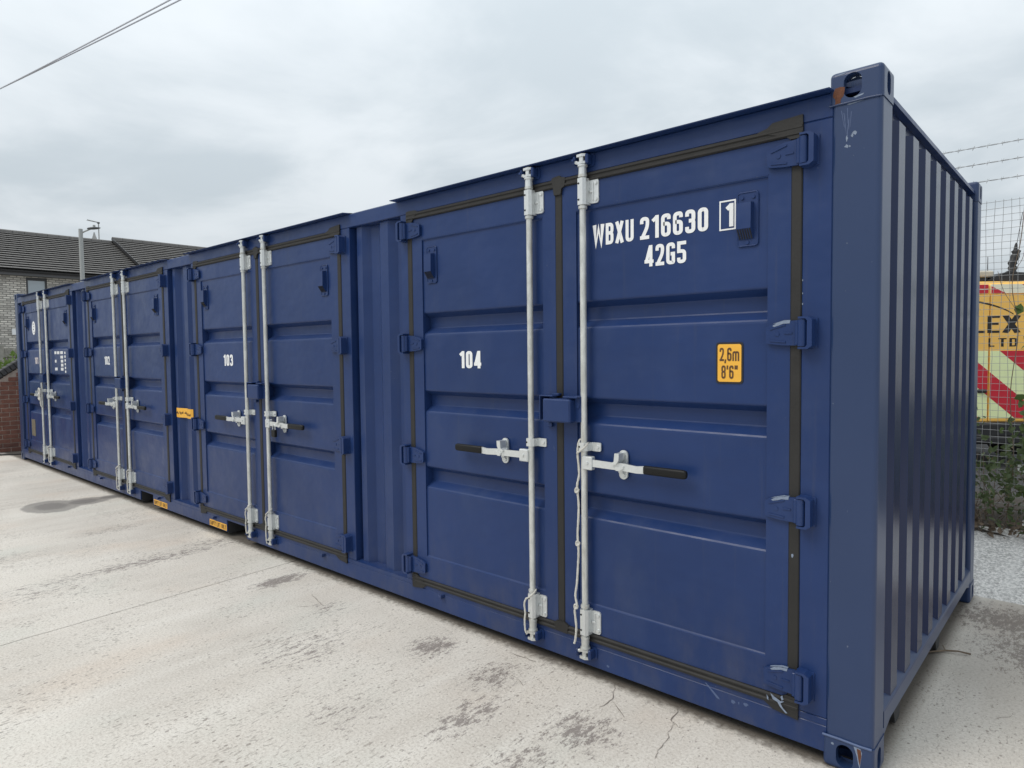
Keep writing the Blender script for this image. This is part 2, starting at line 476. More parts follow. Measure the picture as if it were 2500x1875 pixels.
# ------------------------------------------------------------------ mesh helpers
class MB:
    def __init__(s):
        s.v, s.f, s.mi, s.sm = [], [], [], []

    def add(s, vs, fs, smooth=False, mi=0):
        o = len(s.v)
        s.v += [tuple(x) for x in vs]
        for f in fs:
            s.f.append(tuple(i + o for i in f))
            s.mi.append(mi)
            s.sm.append(smooth)
        return s

    def box(s, x0, x1, y0, y1, z0, z1, b=0.0, mi=0):
        if x0 > x1: x0, x1 = x1, x0
        if y0 > y1: y0, y1 = y1, y0
        if z0 > z1: z0, z1 = z1, z0
        b = min(b, (x1 - x0) * .49, (y1 - y0) * .49, (z1 - z0) * .49)
        if b <= 0:
            vs = [(x, y, z) for x in (x0, x1) for y in (y0, y1) for z in (z0, z1)]
            fs = [(0, 1, 3, 2), (4, 6, 7, 5), (0, 4, 5, 1), (2, 3, 7, 6), (0, 2, 6, 4), (1, 5, 7, 3)]
            return s.add(vs, fs, mi=mi)
        P = ((x0, x1), (y0, y1), (z0, z1))
        vs, idx = [], {}
        for a in (0, 1):
            for c_ in (0, 1):
                for d in (0, 1):
                    for ax in range(3):
                        co = []
                        for k, side in enumerate((a, c_, d)):
                            val = P[k][side]
                            if k != ax:
                                val += b if side == 0 else -b
                            co.append(val)
                        idx[(a, c_, d, ax)] = len(vs)
                        vs.append(co)
        fs = []
        for ax in range(3):
            for side in (0, 1):
                o = [k for k in range(3) if k != ax]
                loop = []
                for p_, q in ((0, 0), (1, 0), (1, 1), (0, 1)):
                    key = [0, 0, 0]
                    key[ax], key[o[0]], key[o[1]] = side, p_, q
                    loop.append(idx[(*key, ax)])
                fs.append(loop)
        for ax in range(3):          # edges parallel to ax
            o = [k for k in range(3) if k != ax]
            for p_ in (0, 1):
                for q in (0, 1):
                    k0, k1 = [0, 0, 0], [0, 0, 0]
                    k0[o[0]] = k1[o[0]] = p_
                    k0[o[1]] = k1[o[1]] = q
                    k0[ax], k1[ax] = 0, 1
                    fs.append((idx[(*k0, o[0])], idx[(*k1, o[0])], idx[(*k1, o[1])], idx[(*k0, o[1])]))
        for a in (0, 1):
            for c_ in (0, 1):
                for d in (0, 1):
                    fs.append(tuple(idx[(a, c_, d, ax)] for ax in range(3)))
        return s.add(vs, fs, mi=mi)

    def cyl(s, p0, p1, r, n=12, r2=None, caps=True, mi=0):
        p0, p1 = Vector(p0), Vector(p1)
        d = (p1 - p0).normalized()
        a = d.orthogonal().normalized()
        b = d.cross(a)
        r2 = r if r2 is None else r2
        vs = []
        for k in range(n):
            an = 2 * math.pi * k / n
            e = a * math.cos(an) + b * math.sin(an)
            vs += [p0 + e * r, p1 + e * r2]
        fs = [(2 * k, 2 * ((k + 1) % n), 2 * ((k + 1) % n) + 1, 2 * k + 1) for k in range(n)]
        s.add(vs, fs, True, mi)
        if caps:
            vs0 = [vs[2 * k] for k in range(n)]
            vs1 = [vs[2 * k + 1] for k in range(n)]
            s.add(vs0, [tuple(range(n))[::-1]], False, mi)
            s.add(vs1, [tuple(range(n))], False, mi)
        return s

    def tube(s, pts, r, n=8, mi=0, caps=True):
        pts = [Vector(q) for q in pts]
        rs = r if isinstance(r, (list, tuple)) else [r] * len(pts)
        vs, a = [], None
        for i, q in enumerate(pts):
            d = (pts[min(i + 1, len(pts) - 1)] - pts[max(i - 1, 0)]).normalized()
            if a is None:
                a = d.orthogonal().normalized()
            a = (a - d * a.dot(d)).normalized()
            b = d.cross(a)
            for k in range(n):
                an = 2 * math.pi * k / n
                vs.append(q + (a * math.cos(an) + b * math.sin(an)) * rs[i])
        fs = []
        for i in range(len(pts) - 1):
            for k in range(n):
                fs.append((i * n + k, i * n + (k + 1) % n, (i + 1) * n + (k + 1) % n, (i + 1) * n + k))
        s.add(vs, fs, True, mi)
        if caps:
            s.add(vs[:n], [tuple(range(n))], False, mi)
            s.add(vs[-n:], [tuple(range(n))], False, mi)
        return s

    def prism(s, poly, d0, d1, fn, mi=0, smooth=False):
        """extrude a 2D polygon from d0 to d1; fn(u, v, d) -> point"""
        n = len(poly)
        vs = [fn(u, v, d0) for u, v in poly] + [fn(u, v, d1) for u, v in poly]
        fs = [(k, (k + 1) % n, n + (k + 1) % n, n + k) for k in range(n)]
        s.add(vs, fs, smooth, mi)
        s.add(vs[:n], [tuple(range(n))], False, mi)
        s.add(vs[n:], [tuple(range(n))], False, mi)
        return s

    def mesh(s, name, mats, weld=True, recalc=True):
        me = bpy.data.meshes.new(name)
        me.from_pydata(s.v, [], s.f)
        if not isinstance(mats, (list, tuple)):
            mats = [mats]
        for m in mats:
            me.materials.append(m)
        me.polygons.foreach_set('material_index', s.mi)
        me.polygons.foreach_set('use_smooth', s.sm)
        if recalc:
            bm = bmesh.new()
            bm.from_mesh(me)
            bmesh.ops.recalc_face_normals(bm, faces=bm.faces)
            bm.to_mesh(me)
            bm.free()
        me.update()
        return me


def xz(y):          # 2D (x, z) polygon extruded along y
    return lambda u, v, d: (u, d, v)


def yz(u, v, d):
    return (d, u, v)


def xy(u, v, d):
    return (u, v, d)


def xzy(u, v, d):
    return (u, d, v)


def tag(o, label=None, cat=None, group=None, kind=None):
    if label: o['label'] = label
    if cat: o['category'] = cat
    if group: o['group'] = group
    if kind: o['kind'] = kind
    return o


def obj(name, data, parent=None, loc=(0, 0, 0), rot=(0, 0, 0)):
    o = bpy.data.objects.new(name, data)
    COL.objects.link(o)
    o.location = loc
    o.rotation_euler = rot
    if parent is not None:
        o.parent = parent
    return o


def empty(name, loc=(0, 0, 0), rot=(0, 0, 0)):
    o = obj(name, None, None, loc, rot)
    o.empty_display_size = 0.2
    return o


# ---- stroke lettering: every glyph is a set of centre lines, drawn as flat ribbons
def rounded(pts, rad, closed=False, n=6):
    out = []
    N = len(pts)
    for i, q in enumerate(pts):
        r_ = rad[i] if isinstance(rad, (list, tuple)) else rad
        if (not closed and i in (0, N - 1)) or r_ <= 0:
            out.append(Vector(q))
            continue
        a, b, c_ = Vector(pts[i - 1]), Vector(q), Vector(pts[(i + 1) % N])
        d0, d1 = (a - b), (c_ - b)
        l0, l1 = d0.length, d1.length
        d0.normalize(); d1.normalize()
        k = min(r_, l0 * .5, l1 * .5)
        p0, p2 = b + d0 * k, b + d1 * k
        for j in range(n + 1):
            t_ = j / n
            out.append(p0 * (1 - t_) ** 2 + b * 2 * t_ * (1 - t_) + p2 * t_ ** 2)
    return out


def ribbon(pts, t, closed=False):
    L, R = [], []
    N = len(pts)
    for i in range(N):
        if closed:
            a, c_ = pts[i - 1], pts[(i + 1) % N]
        else:
            a, c_ = pts[max(i - 1, 0)], pts[min(i + 1, N - 1)]
        b = pts[i]
        d0 = (b - a) if (b - a).length > 1e-7 else (c_ - b)
        d1 = (c_ - b) if (c_ - b).length > 1e-7 else (b - a)
        d0 = d0.normalized(); d1 = d1.normalized()
        n0 = Vector((-d0.y, d0.x)); n1 = Vector((-d1.y, d1.x))
        m = (n0 + n1)
        m = m.normalized() if m.length > 1e-6 else n0
        k = 1.0 / max(0.45, m.dot(n0))
        L.append(b + m * t * .5 * k)
        R.append(b - m * t * .5 * k)
    return L, R


def glyph(ch, t):
    w = {'W': .62, 'M': .56, 'm': .66, '1': .34, 'I': .18, ',': .16, "'": .14, '"': .30, ' ': .30, 'X': .46, 'Y': .46, 'T': .42, '4': .46, 'N': .46}.get(ch, .43)
    l, r, b, tp, m, cx = t / 2, w - t / 2, t / 2, 1 - t / 2, .53, w / 2
    R = .2
    S = []
    a = lambda pts, rad=0, cl=False: S.append((rounded(pts, rad, cl), cl))
    if ch in '0O': a([(l, b), (r, b), (r, tp), (l, tp)], R, True)
    elif ch == '1': a([(r, 0), (r, 1)]); a([(r, .93), (r - .2, .76)])
    elif ch == '2': a([(l, .70), (l, tp), (r, tp), (r, .56), (l + .03, b)], [0, R, R, .18, 0]); a([(0, b), (w, b)])
    elif ch == '3': a([(l, .72), (l, tp), (r, tp), (r, m), (cx - .06, m)], [0, R, R, .16, 0]); a([(cx - .06, m), (r, m), (r, b), (l, b), (l, .28)], [0, .16, R, R, 0])
    elif ch == '4': a([(w * .70, 0), (w * .70, 1)]); a([(w * .66, .97), (l + .02, .26)]); a([(0, .24), (w, .24)])
    elif ch == '5': a([(w, tp), (l, tp), (l, .55), (r, .55), (r, b), (l, b), (l, .26)], [0, 0, 0, R, R, R, 0])
    elif ch == '6': a([(r, .74), (r, tp), (l, tp), (l, b), (r, b), (r, .56), (l + .02, .56)], [0, R, R, R, R, .18, 0])
    elif ch == '8': a([(l, m), (r, m), (r, tp), (l, tp)], .17, True); a([(l, b), (r, b), (r, m), (l, m)], .18, True)
    elif ch == 'W': a([(l, 1), (w * .26, b), (w * .5, .82), (w * .74, b), (r, 1)])
    elif ch == 'B': a([(l, 0), (l, tp), (r, tp), (r, m), (l, m)], [0, 0, .18, .16, 0]); a([(l, m), (r, m), (r, b), (l, b)], [0, .16, .18, 0])
    elif ch == 'X': a([(l, 0), (r, 1)]); a([(l, 1), (r, 0)])
    elif ch == 'U': a([(l, 1), (l, b), (r, b), (r, 1)], [0, R, R, 0])
    elif ch == 'G': a([(r, .72), (r, tp), (l, tp), (l, b), (r, b), (r, .48), (cx, .48)], [0, R, R, R, .05, 0, 0])
    elif ch == 'L': a([(l, 1), (l, b), (w, b)])
    elif ch == 'E': a([(w, tp), (l, tp), (l, b), (w, b)]); a([(l, m), (w * .92, m)])
    elif ch == 'T': a([(0, tp), (w, tp)]); a([(cx, 0), (cx, 1)])
    elif ch == 'D': a([(l, b), (r, b), (r, tp), (l, tp)], [0, .26, .26, 0], True)
    elif ch == 'M': a([(l, 0), (l, .96), (cx, .35), (r, .96), (r, 0)])
    elif ch == 'N': a([(l, 0), (l, .97), (r, .03), (r, 1)])
    elif ch == 'P': a([(l, 0), (l, tp), (r, tp), (r, .46), (l, .46)], [0, 0, .2, .2, 0])
    elif ch == 'Y': a([(l, 1), (cx, .5), (cx, 0)]); a([(r, 1), (cx, .5)])
    elif ch == 'I': a([(cx, 0), (cx, 1)])
    elif ch == 'F': a([(w, tp), (l, tp), (l, 0)]); a([(l, m), (w * .9, m)])
    elif ch == ',': a([(cx, .13), (cx - .04, -.16)])
    elif ch == "'": a([(cx, 1), (cx - .01, .70)])
    elif ch == '"': a([(.07, 1), (.06, .70)]); a([(.23, 1), (.22, .70)])
    elif ch == 'm': a([(l, 0), (l, .66), (cx, .66), (cx, 0)], [0, .12, .18, 0]); a([(cx, .55), (cx, .66), (r, .66), (r, 0)], [0, .1, .18, 0])
    return S, w


def lettering(mb, text, x0, z0, h, length=None, t=.15, gap=.10, fn=None, mi=0):
    """flat letters, left end x0, base z0, height h, stretched to length; fn(x, z, lift) -> point"""
    total = sum(glyph(c_, t)[1] + gap for c_ in text) - gap
    k = (length / (total * h)) if length else 1.0
    x, lift = 0.0, 0
    for c_ in text:
        S, w = glyph(c_, t)
        for pts, cl in S:
            L, R_ = ribbon(pts, t * (1.3 if c_ == 'W' else 1.08 if c_ == 'X' else 1.0), cl)
            n = len(L)
            lift += 1
            e = 0.00012 * (lift % 5)
            vs = [fn(x0 + (x + q.x) * h * k, z0 + q.y * h, e) for q in L] + [fn(x0 + (x + q.x) * h * k, z0 + q.y * h, e) for q in R_]
            fs = [(i, (i + 1) % n, n + (i + 1) % n, n + i) for i in range(n if cl else n - 1)]
            mb.add(vs, fs, mi=mi)
        x += w + gap
    return mb


def blob(cx, cz, rx, rz, n=14, rough=.35, seed=0):
    rnd = random.Random(seed)
    return [(cx + rx * (1 + rnd.uniform(-rough, rough)) * math.cos(2 * math.pi * k / n),
             cz + rz * (1 + rnd.uniform(-rough, rough)) * math.sin(2 * math.pi * k / n)) for k in range(n)]


def rrect(x0, x1, z0, z1, r, n=4):
    out = []
    for cx, cz, a0 in ((x1 - r, z1 - r, 0), (x0 + r, z1 - r, 90), (x0 + r, z0 + r, 180), (x1 - r, z0 + r, 270)):
        for k in range(n + 1):
            a_ = math.radians(a0 + 90 * k / n)
            out.append((cx + r * math.cos(a_), cz + r * math.sin(a_)))
    return out


# ------------------------------------------------------------------ ground
mb = MB()
mb.add([(-900, -900, -.05), (900, -900, -.05), (900, 900, -.05), (-900, 900, -.05)], [(0, 1, 2, 3)])
tag(obj('ground', mb.mesh('ground', M['asphalt'])), kind='structure')
M['tarmac'] = simple('tarmac', (0.042, 0.042, 0.044), 0.9, var=0.3, scale=20, bump=0.4)
mb = MB().add([(-9, 4.6, -.03), (12, 4.6, -.03), (12, 24, -.03), (-9, 24, -.03)], [(0, 1, 2, 3)])
tag(obj('road', mb.mesh('road', M['tarmac'])), kind='structure')
# concrete yard: two poured slabs with a narrow joint between them
yard = obj('concrete_yard', MB().add([(-14.2, -14, -.014), (9, -14, -.014), (9, 3.4, -.014), (-14.2, 3.4, -.014)], [(0, 1, 2, 3)]).mesh('yard_joint_bed', M['joint']))
tag(yard, kind='structure')


def jx(y):
    return -4.05 - (y - .07) * 0.063


def wavy_edge(y0, y1, n, off):
    rnd = random.Random(3)
    return [(jx(y0 + (y1 - y0) * k / n) + off + rnd.uniform(-.0022, .0022), y0 + (y1 - y0) * k / n) for k in range(n + 1)]


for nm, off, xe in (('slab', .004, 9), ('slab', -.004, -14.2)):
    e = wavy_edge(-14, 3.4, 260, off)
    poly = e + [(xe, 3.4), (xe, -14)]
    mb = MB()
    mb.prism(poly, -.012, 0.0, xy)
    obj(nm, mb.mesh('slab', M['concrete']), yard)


def crack(pts, w=.005, seed=1):
    w *= .55
    rnd = random.Random(seed)
    P = []
    for i in range(len(pts) - 1):
        a_, b_ = Vector(pts[i]), Vector(pts[i + 1])
        n = max(2, int((b_ - a_).length / .025))
        for k in range(n):
            q = a_.lerp(b_, k / n)
            P.append(Vector((q.x + rnd.uniform(-.006, .006), q.y + rnd.uniform(-.006, .006))))
    P.append(Vector(pts[-1]))
    L, R_ = [], []
    for i, q in enumerate(P):
        d = (P[min(i + 1, len(P) - 1)] - P[max(i - 1, 0)]).normalized()
        nn = Vector((-d.y, d.x))
        ww = w * rnd.uniform(.35, 1.0) * (1 - .6 * abs(2 * i / len(P) - 1))
        L.append((q.x + nn.x * ww, q.y + nn.y * ww, .0025))
        R_.append((q.x - nn.x * ww, q.y - nn.y * ww, .0025))
    n = len(P)
    m_ = MB().add(L + R_, [(i, i + 1, n + i + 1, n + i) for i in range(n - 1)])
    obj('crack', m_.mesh('crack', M['crack'], recalc=False), yard)


def gp(x, y, z=0.0):            # photograph pixel -> point on a level surface (used to measure the place)
    d = fw + rt * ((x - 1250) / 1628.28) - up * ((y - 937.5) / 1628.28)
    k = (z - CAM.z) / d.z
    return CAM + d * k


def gpl(l):
    return [tuple(gp(*q).xy) for q in l]


crack(gpl([(1252, 1597), (1308, 1616)]), .006, 1)
crack(gpl([(1507, 1667), (1496, 1690), (1497, 1706), (1480, 1718), (1463, 1727)]), .006, 2)
crack(gpl([(1495, 1712), (1510, 1730), (1524, 1752)]), .004, 3)
crack(gpl([(1666, 1720), (1642, 1752), (1640, 1764), (1655, 1775)]), .005, 4)
crack(gpl([(1642, 1764), (1630, 1800), (1600, 1850)]), .004, 5)
crack(gpl([(760, 1452), (780, 1472), (790, 1480)]), .005, 6)
crack(gpl([(720, 1478), (745, 1482), (765, 1480)]), .004, 7)
crack(gpl([(2430, 1760), (2450, 1752), (2470, 1748)]), .003, 8)
crack(gpl([(1264, 1658), (1276, 1673)]), .004, 9)

# rough concrete haunch rising to the fence line behind the container
mb = MB()
rnd = random.Random(11)
NX, NY = 60, 14
vs = []
for i in range(NX + 1):
    for j in range(NY + 1):
        x = -4.5 + 9.0 * i / NX
        f = j / NY
        y = 2.43 + f * 1.0
        z = .0 + (.245 * f ** .85) + (rnd.uniform(-.006, .006) if j else -.03)
        vs.append((x, y, z))
fs = [(i * (NY + 1) + j, (i + 1) * (NY + 1) + j, (i + 1) * (NY + 1) + j + 1, i * (NY + 1) + j + 1) for i in range(NX) for j in range(NY)]
mb.add(vs, fs, True)
tag(obj('concrete_haunch', mb.mesh('concrete_haunch', M['bank'])), kind='structure')
mb = MB()
vs = []
for i in range(NX + 1):
    for j in range(9):
        x = -4.5 + 9.0 * i / NX
        f = j / 8
        y = 3.30 + f * 1.6 + (rnd.uniform(-.06, .06) if j == 0 else 0)
        z = .225 + .05 * math.sin(f * 2.0) + rnd.uniform(-.012, .03) - (.10 if f > .95 else 0)
        vs.append((x, y, z))
fs = [(i * 9 + j, (i + 1) * 9 + j, (i + 1) * 9 + j + 1, i * 9 + j + 1) for i in range(NX) for j in range(8)]
mb.add(vs, fs, True)
tag(obj('soil_bank', mb.mesh('soil_bank', M['soil'])), kind='structure')

# ------------------------------------------------------------------ the container
D = .006                       # door plane, just behind the post face
L_, W_, H_ = 12.192, 2.438, 2.591
box_ = empty('shipping_container', (0, 0, 0))
tag(box_, 'long navy blue shipping container with four pairs of side doors on the concrete yard', 'container')


def part(name, mb, mat, parent=box_, loc=(0, 0, 0), rot=(0, 0, 0), recalc=True):
    return obj(name, mb.mesh(name, mat, recalc=recalc) if isinstance(mb, MB) else mb, parent, loc, rot)


# corner castings: bevelled blocks with real oblong holes
def make_casting():
    me = MB().box(0, .178, 0, .162, 0, .118).mesh('corner_casting', M['post'])
    bm = bmesh.new()
    bm.from_mesh(me)
    bmesh.ops.remove_doubles(bm, verts=bm.verts, dist=1e-5)
    es = [e_ for e_ in bm.edges if max(v_.co.z for v_ in e_.verts) > .1]
    bmesh.ops.bevel(bm, geom=es, offset=.017, segments=4, profile=.5, affect='EDGES')
    bm.to_mesh(me)
    bm.free()
    a = obj('tmp_a', me)
    cut = MB()
    cut.box(.03, .148, .03, .132, .028, .09)
    b = obj('tmp_b', cut.mesh('tmp_b', M['dark']))
    holes = [MB().prism(rrect(.048, .108, .015, .103, .0295, 6), -.02, .05, xzy), MB().prism([(v, u) for v, u in rrect(.05, .10, .018, .100, .0245, 6)], .12, .2, yz),
             MB().prism(rrect(.03, .145, .05, .112, .03, 6), .08, .2, xy)]
    cutters = [b] + [obj('tmp_h', h_.mesh('tmp_h', M['dark'])) for h_ in holes]
    for c_ in cutters:
        md = a.modifiers.new('b', 'BOOLEAN')
        md.object = c_
        md.operation = 'DIFFERENCE'
        md.solver = 'EXACT'
    dg = bpy.context.evaluated_depsgraph_get()
    out = bpy.data.meshes.new_from_object(a.evaluated_get(dg))
    out.name = 'corner_casting'
    for o in [a] + cutters:
        bpy.data.objects.remove(o)
    return out


def mirrored(me, sx=1, sy=1, sz=1, off=(0, 0, 0)):
    m2 = me.copy()
    m2.transform(Matrix.Translation(off) @ Matrix.Diagonal((sx, sy, sz, 1)))
    if sx * sy * sz < 0:
        m2.flip_normals()
    return m2


cast = make_casting()
E_ = .006
for x in (0, 1):
    for y in (0, 1):
        for z in (0, 1):
            # casting mesh: x 0..178 (side hole at +x end), y 0 front
            me = mirrored(cast, 1 if x == 0 else -1, 1 if y == 0 else -1, 1 if z else -1,
                          (-.178 if x == 0 else -L_ + .178, 0 if y == 0 else W_, H_ - .118 if z else .118))
            part('corner_casting', me, None)
for x in (0, 1):
    for y in (0, 1):
        x0, x1 = (-.170, -.003) if x == 0 else (-L_ + .003, -L_ + .170)
        y0, y1 = (.003, .158) if y == 0 else (W_ - .158, W_ - .003)
        part('corner_post', MB().prism(rrect(x0, x1, y0, y1, .018, 5), .112, H_ - .112, xy), M['post'])

C0, PITCH = -1.435, 3.037
CS = [C0 - PITCH * i for i in range(4)]
GO, GI = 1.163, 1.122          # seal outer / inner half width
# header, sill and jambs of the door side
part('top_rail', MB().box(-L_ + .165, -.165, D, D + .095, 2.437, 2.525, .004), M['paint'])
notches = [(-5.131, -4.775), (-7.155, -6.808)]
xs = [-L_ + .165, -7.155, -6.808, -5.131, -4.775, -.165]
mb = MB()
for a_, b_ in ((xs[0], xs[1]), (xs[2], xs[3]), (xs[4], xs[5])):
    mb.box(a_, b_, D, D + .012, .045, .1475, .003)
mb.box(xs[0], xs[5], D, D + .075, .148, .175, .002)
rail = part('bottom_rail', mb, M['paint'])
lugs = [-2.33, -3.60, -5.351, -6.62, -8.38, -9.66]
for x in lugs:
    part('lug', MB().box(x - .022, x + .012, D - .022, D + .002, .132, .144, .003).box(x + .004, x + .014, D - .03, D + .002, .130, .152, .002), M['paint'], rail)
for i, c_ in enumerate(CS):
    for s in (-1, 1):
        if i == 0 and s == 1: a_, b_ = c_ + GO, -.166
        elif i == 3 and s == -1: a_, b_ = c_ - GO - .09, c_ - GO
        else: a_, b_ = (c_ + GO, c_ + GO + .102) if s == 1 else (c_ - GO - .068, c_ - GO)
        part('door_jamb', MB().box(a_, b_, D + .0005, D + .095, .176, 2.4365, .003), M['paint'])
# recessed flat strip beside the far post
part('filler_panel', MB().box(-L_ + .166, CS[3] - GO - .091, D + .035, D + .05, .176, 2.4365, .001), M['paint'])
# corrugated panels between the door pairs
for i in range(3):
    xr = CS[i] - GO - .068
    xl = CS[i + 1] + GO + .102
    w = xr - xl
    prof = [(xl, D + .070), (xl + .022, D + .070), (xl + .045, D + .030), (xl + .105, D + .027), (xl + .155, D + .066), (xl + .235, D + .072), (xl + .300, D + .028), (xl + .385, D + .024), (xl + .44, D + .060), (xr, D + .062)]
    N = len(prof)
    mb = MB()
    mb.add([(x, y, .178) for x, y in prof] + [(x, y, 2.435) for x, y in prof], [(k, k + 1, N + k + 1, N + k) for k in range(N - 1)])
    mb.box(xl + .004, xl + .012, D + .056, D + .0695, .18, 2.43, .002)      # weld bead up the edge
    part('corrugated_panel', mb, M['paint'])
    part('sill_ledge', MB().add([(xl, D, .1755), (xr, D, .1755), (xr, D + .093, .186), (xl, D + .093, .186)], [(0, 1, 2, 3)]), M['paint'], rail)
# projecting rain strip over each door pair
rain = MB().prism([(D + .004, 2.5255), (D - .050, 2.5245), (D - .052, 2.5285), (D - .004, 2.5330), (D + .03, 2.5365), (D + .03, 2.5345), (D + .004, 2.5335)], -1.27, 1.27, yz)
rain_me = rain.mesh('rain_strip', M['paint'])
for c_ in CS:
    part('rain_strip', rain_me, None, loc=(c_, 0, 0))
# roof, floor, rear wall, far end
part('roof', MB().box(-L_ + .02, -.02, .03, W_ - .03, 2.515, 2.534), M['paint'])
part('underfloor', MB().box(-L_ + .03, -.03, .10, W_ - .05, .15, .17), M['inside'])
mb = MB()
for k in range(24):
    x = -L_ + .35 + k * .5
    if any(a_ - .1 < x < b_ + .1 for a_, b_ in notches):
        continue
    mb.box(x, x + .05, .10, W_ - .1, .03, .149)
part('cross_members', mb, M['inside'])
box_.children[-1]['kind'] = 'stuff'
for a_, b_ in notches:
    part('fork_pocket', MB().box(a_ - .008, a_, D + .013, W_ - .1, .03, .1478).box(b_, b_ + .008, D + .013, W_ - .1, .03, .149), M['inside'])


def corr(y0, y1, xo, xi, first, pitch, flat):
    P = [(y0, xi)]
    y = first
    while y + flat < y1:
        P += [(y - .05, xi), (y, xo), (y + flat, xo), (y + flat + .045, xi)]
        y += pitch
    P.append((y1, xi))
    return P


P = corr(.15, W_ - .15, -.010, -.056, .286, .2467, .104)
N = len(P)
mb = MB().add([(x, y, .205) for y, x in P] + [(x, y, 2.455) for y, x in P], [(k, k + 1, N + k + 1, N + k) for k in range(N - 1)])
mb.add([(x, y, 2.4545) for y, x in P] + [(-.07, y, 2.4545) for y, x in P], [(k, k + 1, N + k + 1, N + k) for k in range(N - 1)])
part('end_wall', mb, M['endpaint'])
part('end_top_rail', MB().box(-.11, -.047, .15, W_ - .15, 2.456, 2.5325, .004), M['endpaint'])
er = MB().prism([(-.003, .138), (-.003, .198), (-.006, .206), (-.075, .262), (-.09, .262), (-.09, .138)], .155, W_ - .155, lambda u, v, d: (u, d, v))
part('end_bottom_rail', er, M['post'])
# gussets down to the castings and dark stub beams under the end
for y0, y1 in ((.15, .30), (W_ - .15, W_ - .30)):
    part('gusset', MB().prism([(y0, .10), (y0, .1385), (y1, .1385)], -.06, -.006, yz), M['post'])
for y in (.50, 1.40):
    part('stub_beam', MB().prism([(y - .09, .139), (y + .07, .139), (y + .045, .02), (y + .03, .012), (y - .03, .012)], -.30, -.03, yz), M['inside'])
mb = MB()
P = [(W_ - .05 + (.03 if (k // 2) % 2 else 0), -L_ + .17 + k * (L_ - .34) / 120) for k in range(121)]
N = len(P)
mb.add([(x, y, .15) for y, x in P] + [(x, y, 2.52) for y, x in P], [(k, k + 1, N + k + 1, N + k) for k in range(N - 1)])
part('rear_wall', mb, M['paint'])
part('far_end_wall', MB().box(-L_ + .02, -L_ + .05, .15, W_ - .15, .15, 2.52), M['paint'])

# --- wear on the near corner
def decal(poly, mat, name, parent, fn, lift=.0006):
    mb_ = MB().add([fn(u, v, lift) for u, v in poly], [tuple(range(len(poly)))])
    return part(name, mb_, mat, parent)


front = lambda y: (lambda u, v, l: (u, y - l, v))
rp = [(-.158, 2.533), (-.140, 2.535), (-.126, 2.531), (-.127, 2.515), (-.130, 2.500), (-.138, 2.492), (-.140, 2.480), (-.136, 2.473), (-.162, 2.473), (-.157, 2.482), (-.158, 2.494), (-.166, 2.505), (-.164, 2.520)]
decal(rp, M['rust'], 'rust_patch', box_, front(0))
decal([(-.155, 2.5795), (-.140, 2.5815), (-.122, 2.5812), (-.128, 2.5775), (-.150, 2.5755)], M['chip'], 'paint_chip', box_, front(.0))
decal([(-.097, 2.488), (-.080, 2.492), (-.062, 2.494), (-.065, 2.489), (-.09, 2.4835)], M['chip'], 'paint_chip', box_, front(.0))
decal([(-.012 - .05, 2.470), (-.115, 2.4725), (-.118, 2.467), (-.11, 2.465)], M['chip'], 'paint_chip', box_, front(.003))
for k, (x, z, rx, rz) in enumerate([(-.092, 2.363, .006, .007), (-.100, 2.355, .004, .006), (-.118, 2.348, .003, .010), (-.118, 2.320, .006, .006), (-.108, 2.318, .004, .003),
                                     (-.112, 2.395, .0015, .022), (-.116, 2.372, .0012, .02), (-.125, 2.41, .001, .03)]):
    decal(blob(x, z, rx, rz, 10, .4, k), M['chip'] if k < 5 else M['paleblue'], 'paint_chip', box_, front(.003), .0006)
for k, (xa, za, xb, zb) in enumerate([(-.138, 2.45, -.128, 2.39), (-.130, 2.44, -.120, 2.36), (-.118, 2.455, -.116, 2.40), (-.105, 2.44, -.108, 2.385)]):
    decal([(xa, za), (xa + .0022, za), (xb + .0012, zb), (xb, zb)], M['paleblue'], 'scuff', box_, front(.003), .0005)
decal([(-.069, .112), (-.045, .111), (-.040, .095), (-.044, .060), (-.047, .035), (-.052, .05), (-.058, .08)], M['chip'], 'paint_chip', box_, front(0), .0005)
decal([(-.058, .108), (-.044, .106), (-.042, .085), (-.047, .045), (-.052, .07)], M['rust'], 'rust_patch', box_, front(0), .001)
decal(blob(-.142, .095, .005, .005, 10, .2, 3), M['chip'], 'paint_chip', box_, front(0))
part('weld_seam', MB().tube([(-.178, .0005, .1195), (-.12, -.0005, .121), (-.05, .0, .1185), (-.008, .001, .1195)], .005, 6), M['paleblue'])
part('weld_seam', MB().tube([(-.178, .0015, 2.4735), (-.12, .001, 2.473), (-.05, .001, 2.4745), (-.006, .002, 2.473)], .004, 6), M['post'])
decal([(-.66, .158), (-.655, .160), (-.60, .117), (-.592, .107), (-.606, .108)], M['paleblue'], 'scuff', rail, front(D), .0006)
for k, (x, z) in enumerate([(-.535, .115), (-.51, .118), (-.48, .125), (-1.16, .075)]):
    decal(blob(x, z, .008 if k != 1 else .003, .007 if k else .008, 9, .5, k + 20), M['paleblue'], 'scuff', rail, front(D), .0006)

# --- door leaves and their fittings
GROOVES = ((.780, .908), (1.240, 1.366), (1.705, 1.832))
Z0, Z1 = .213, 2.395


FD = .008


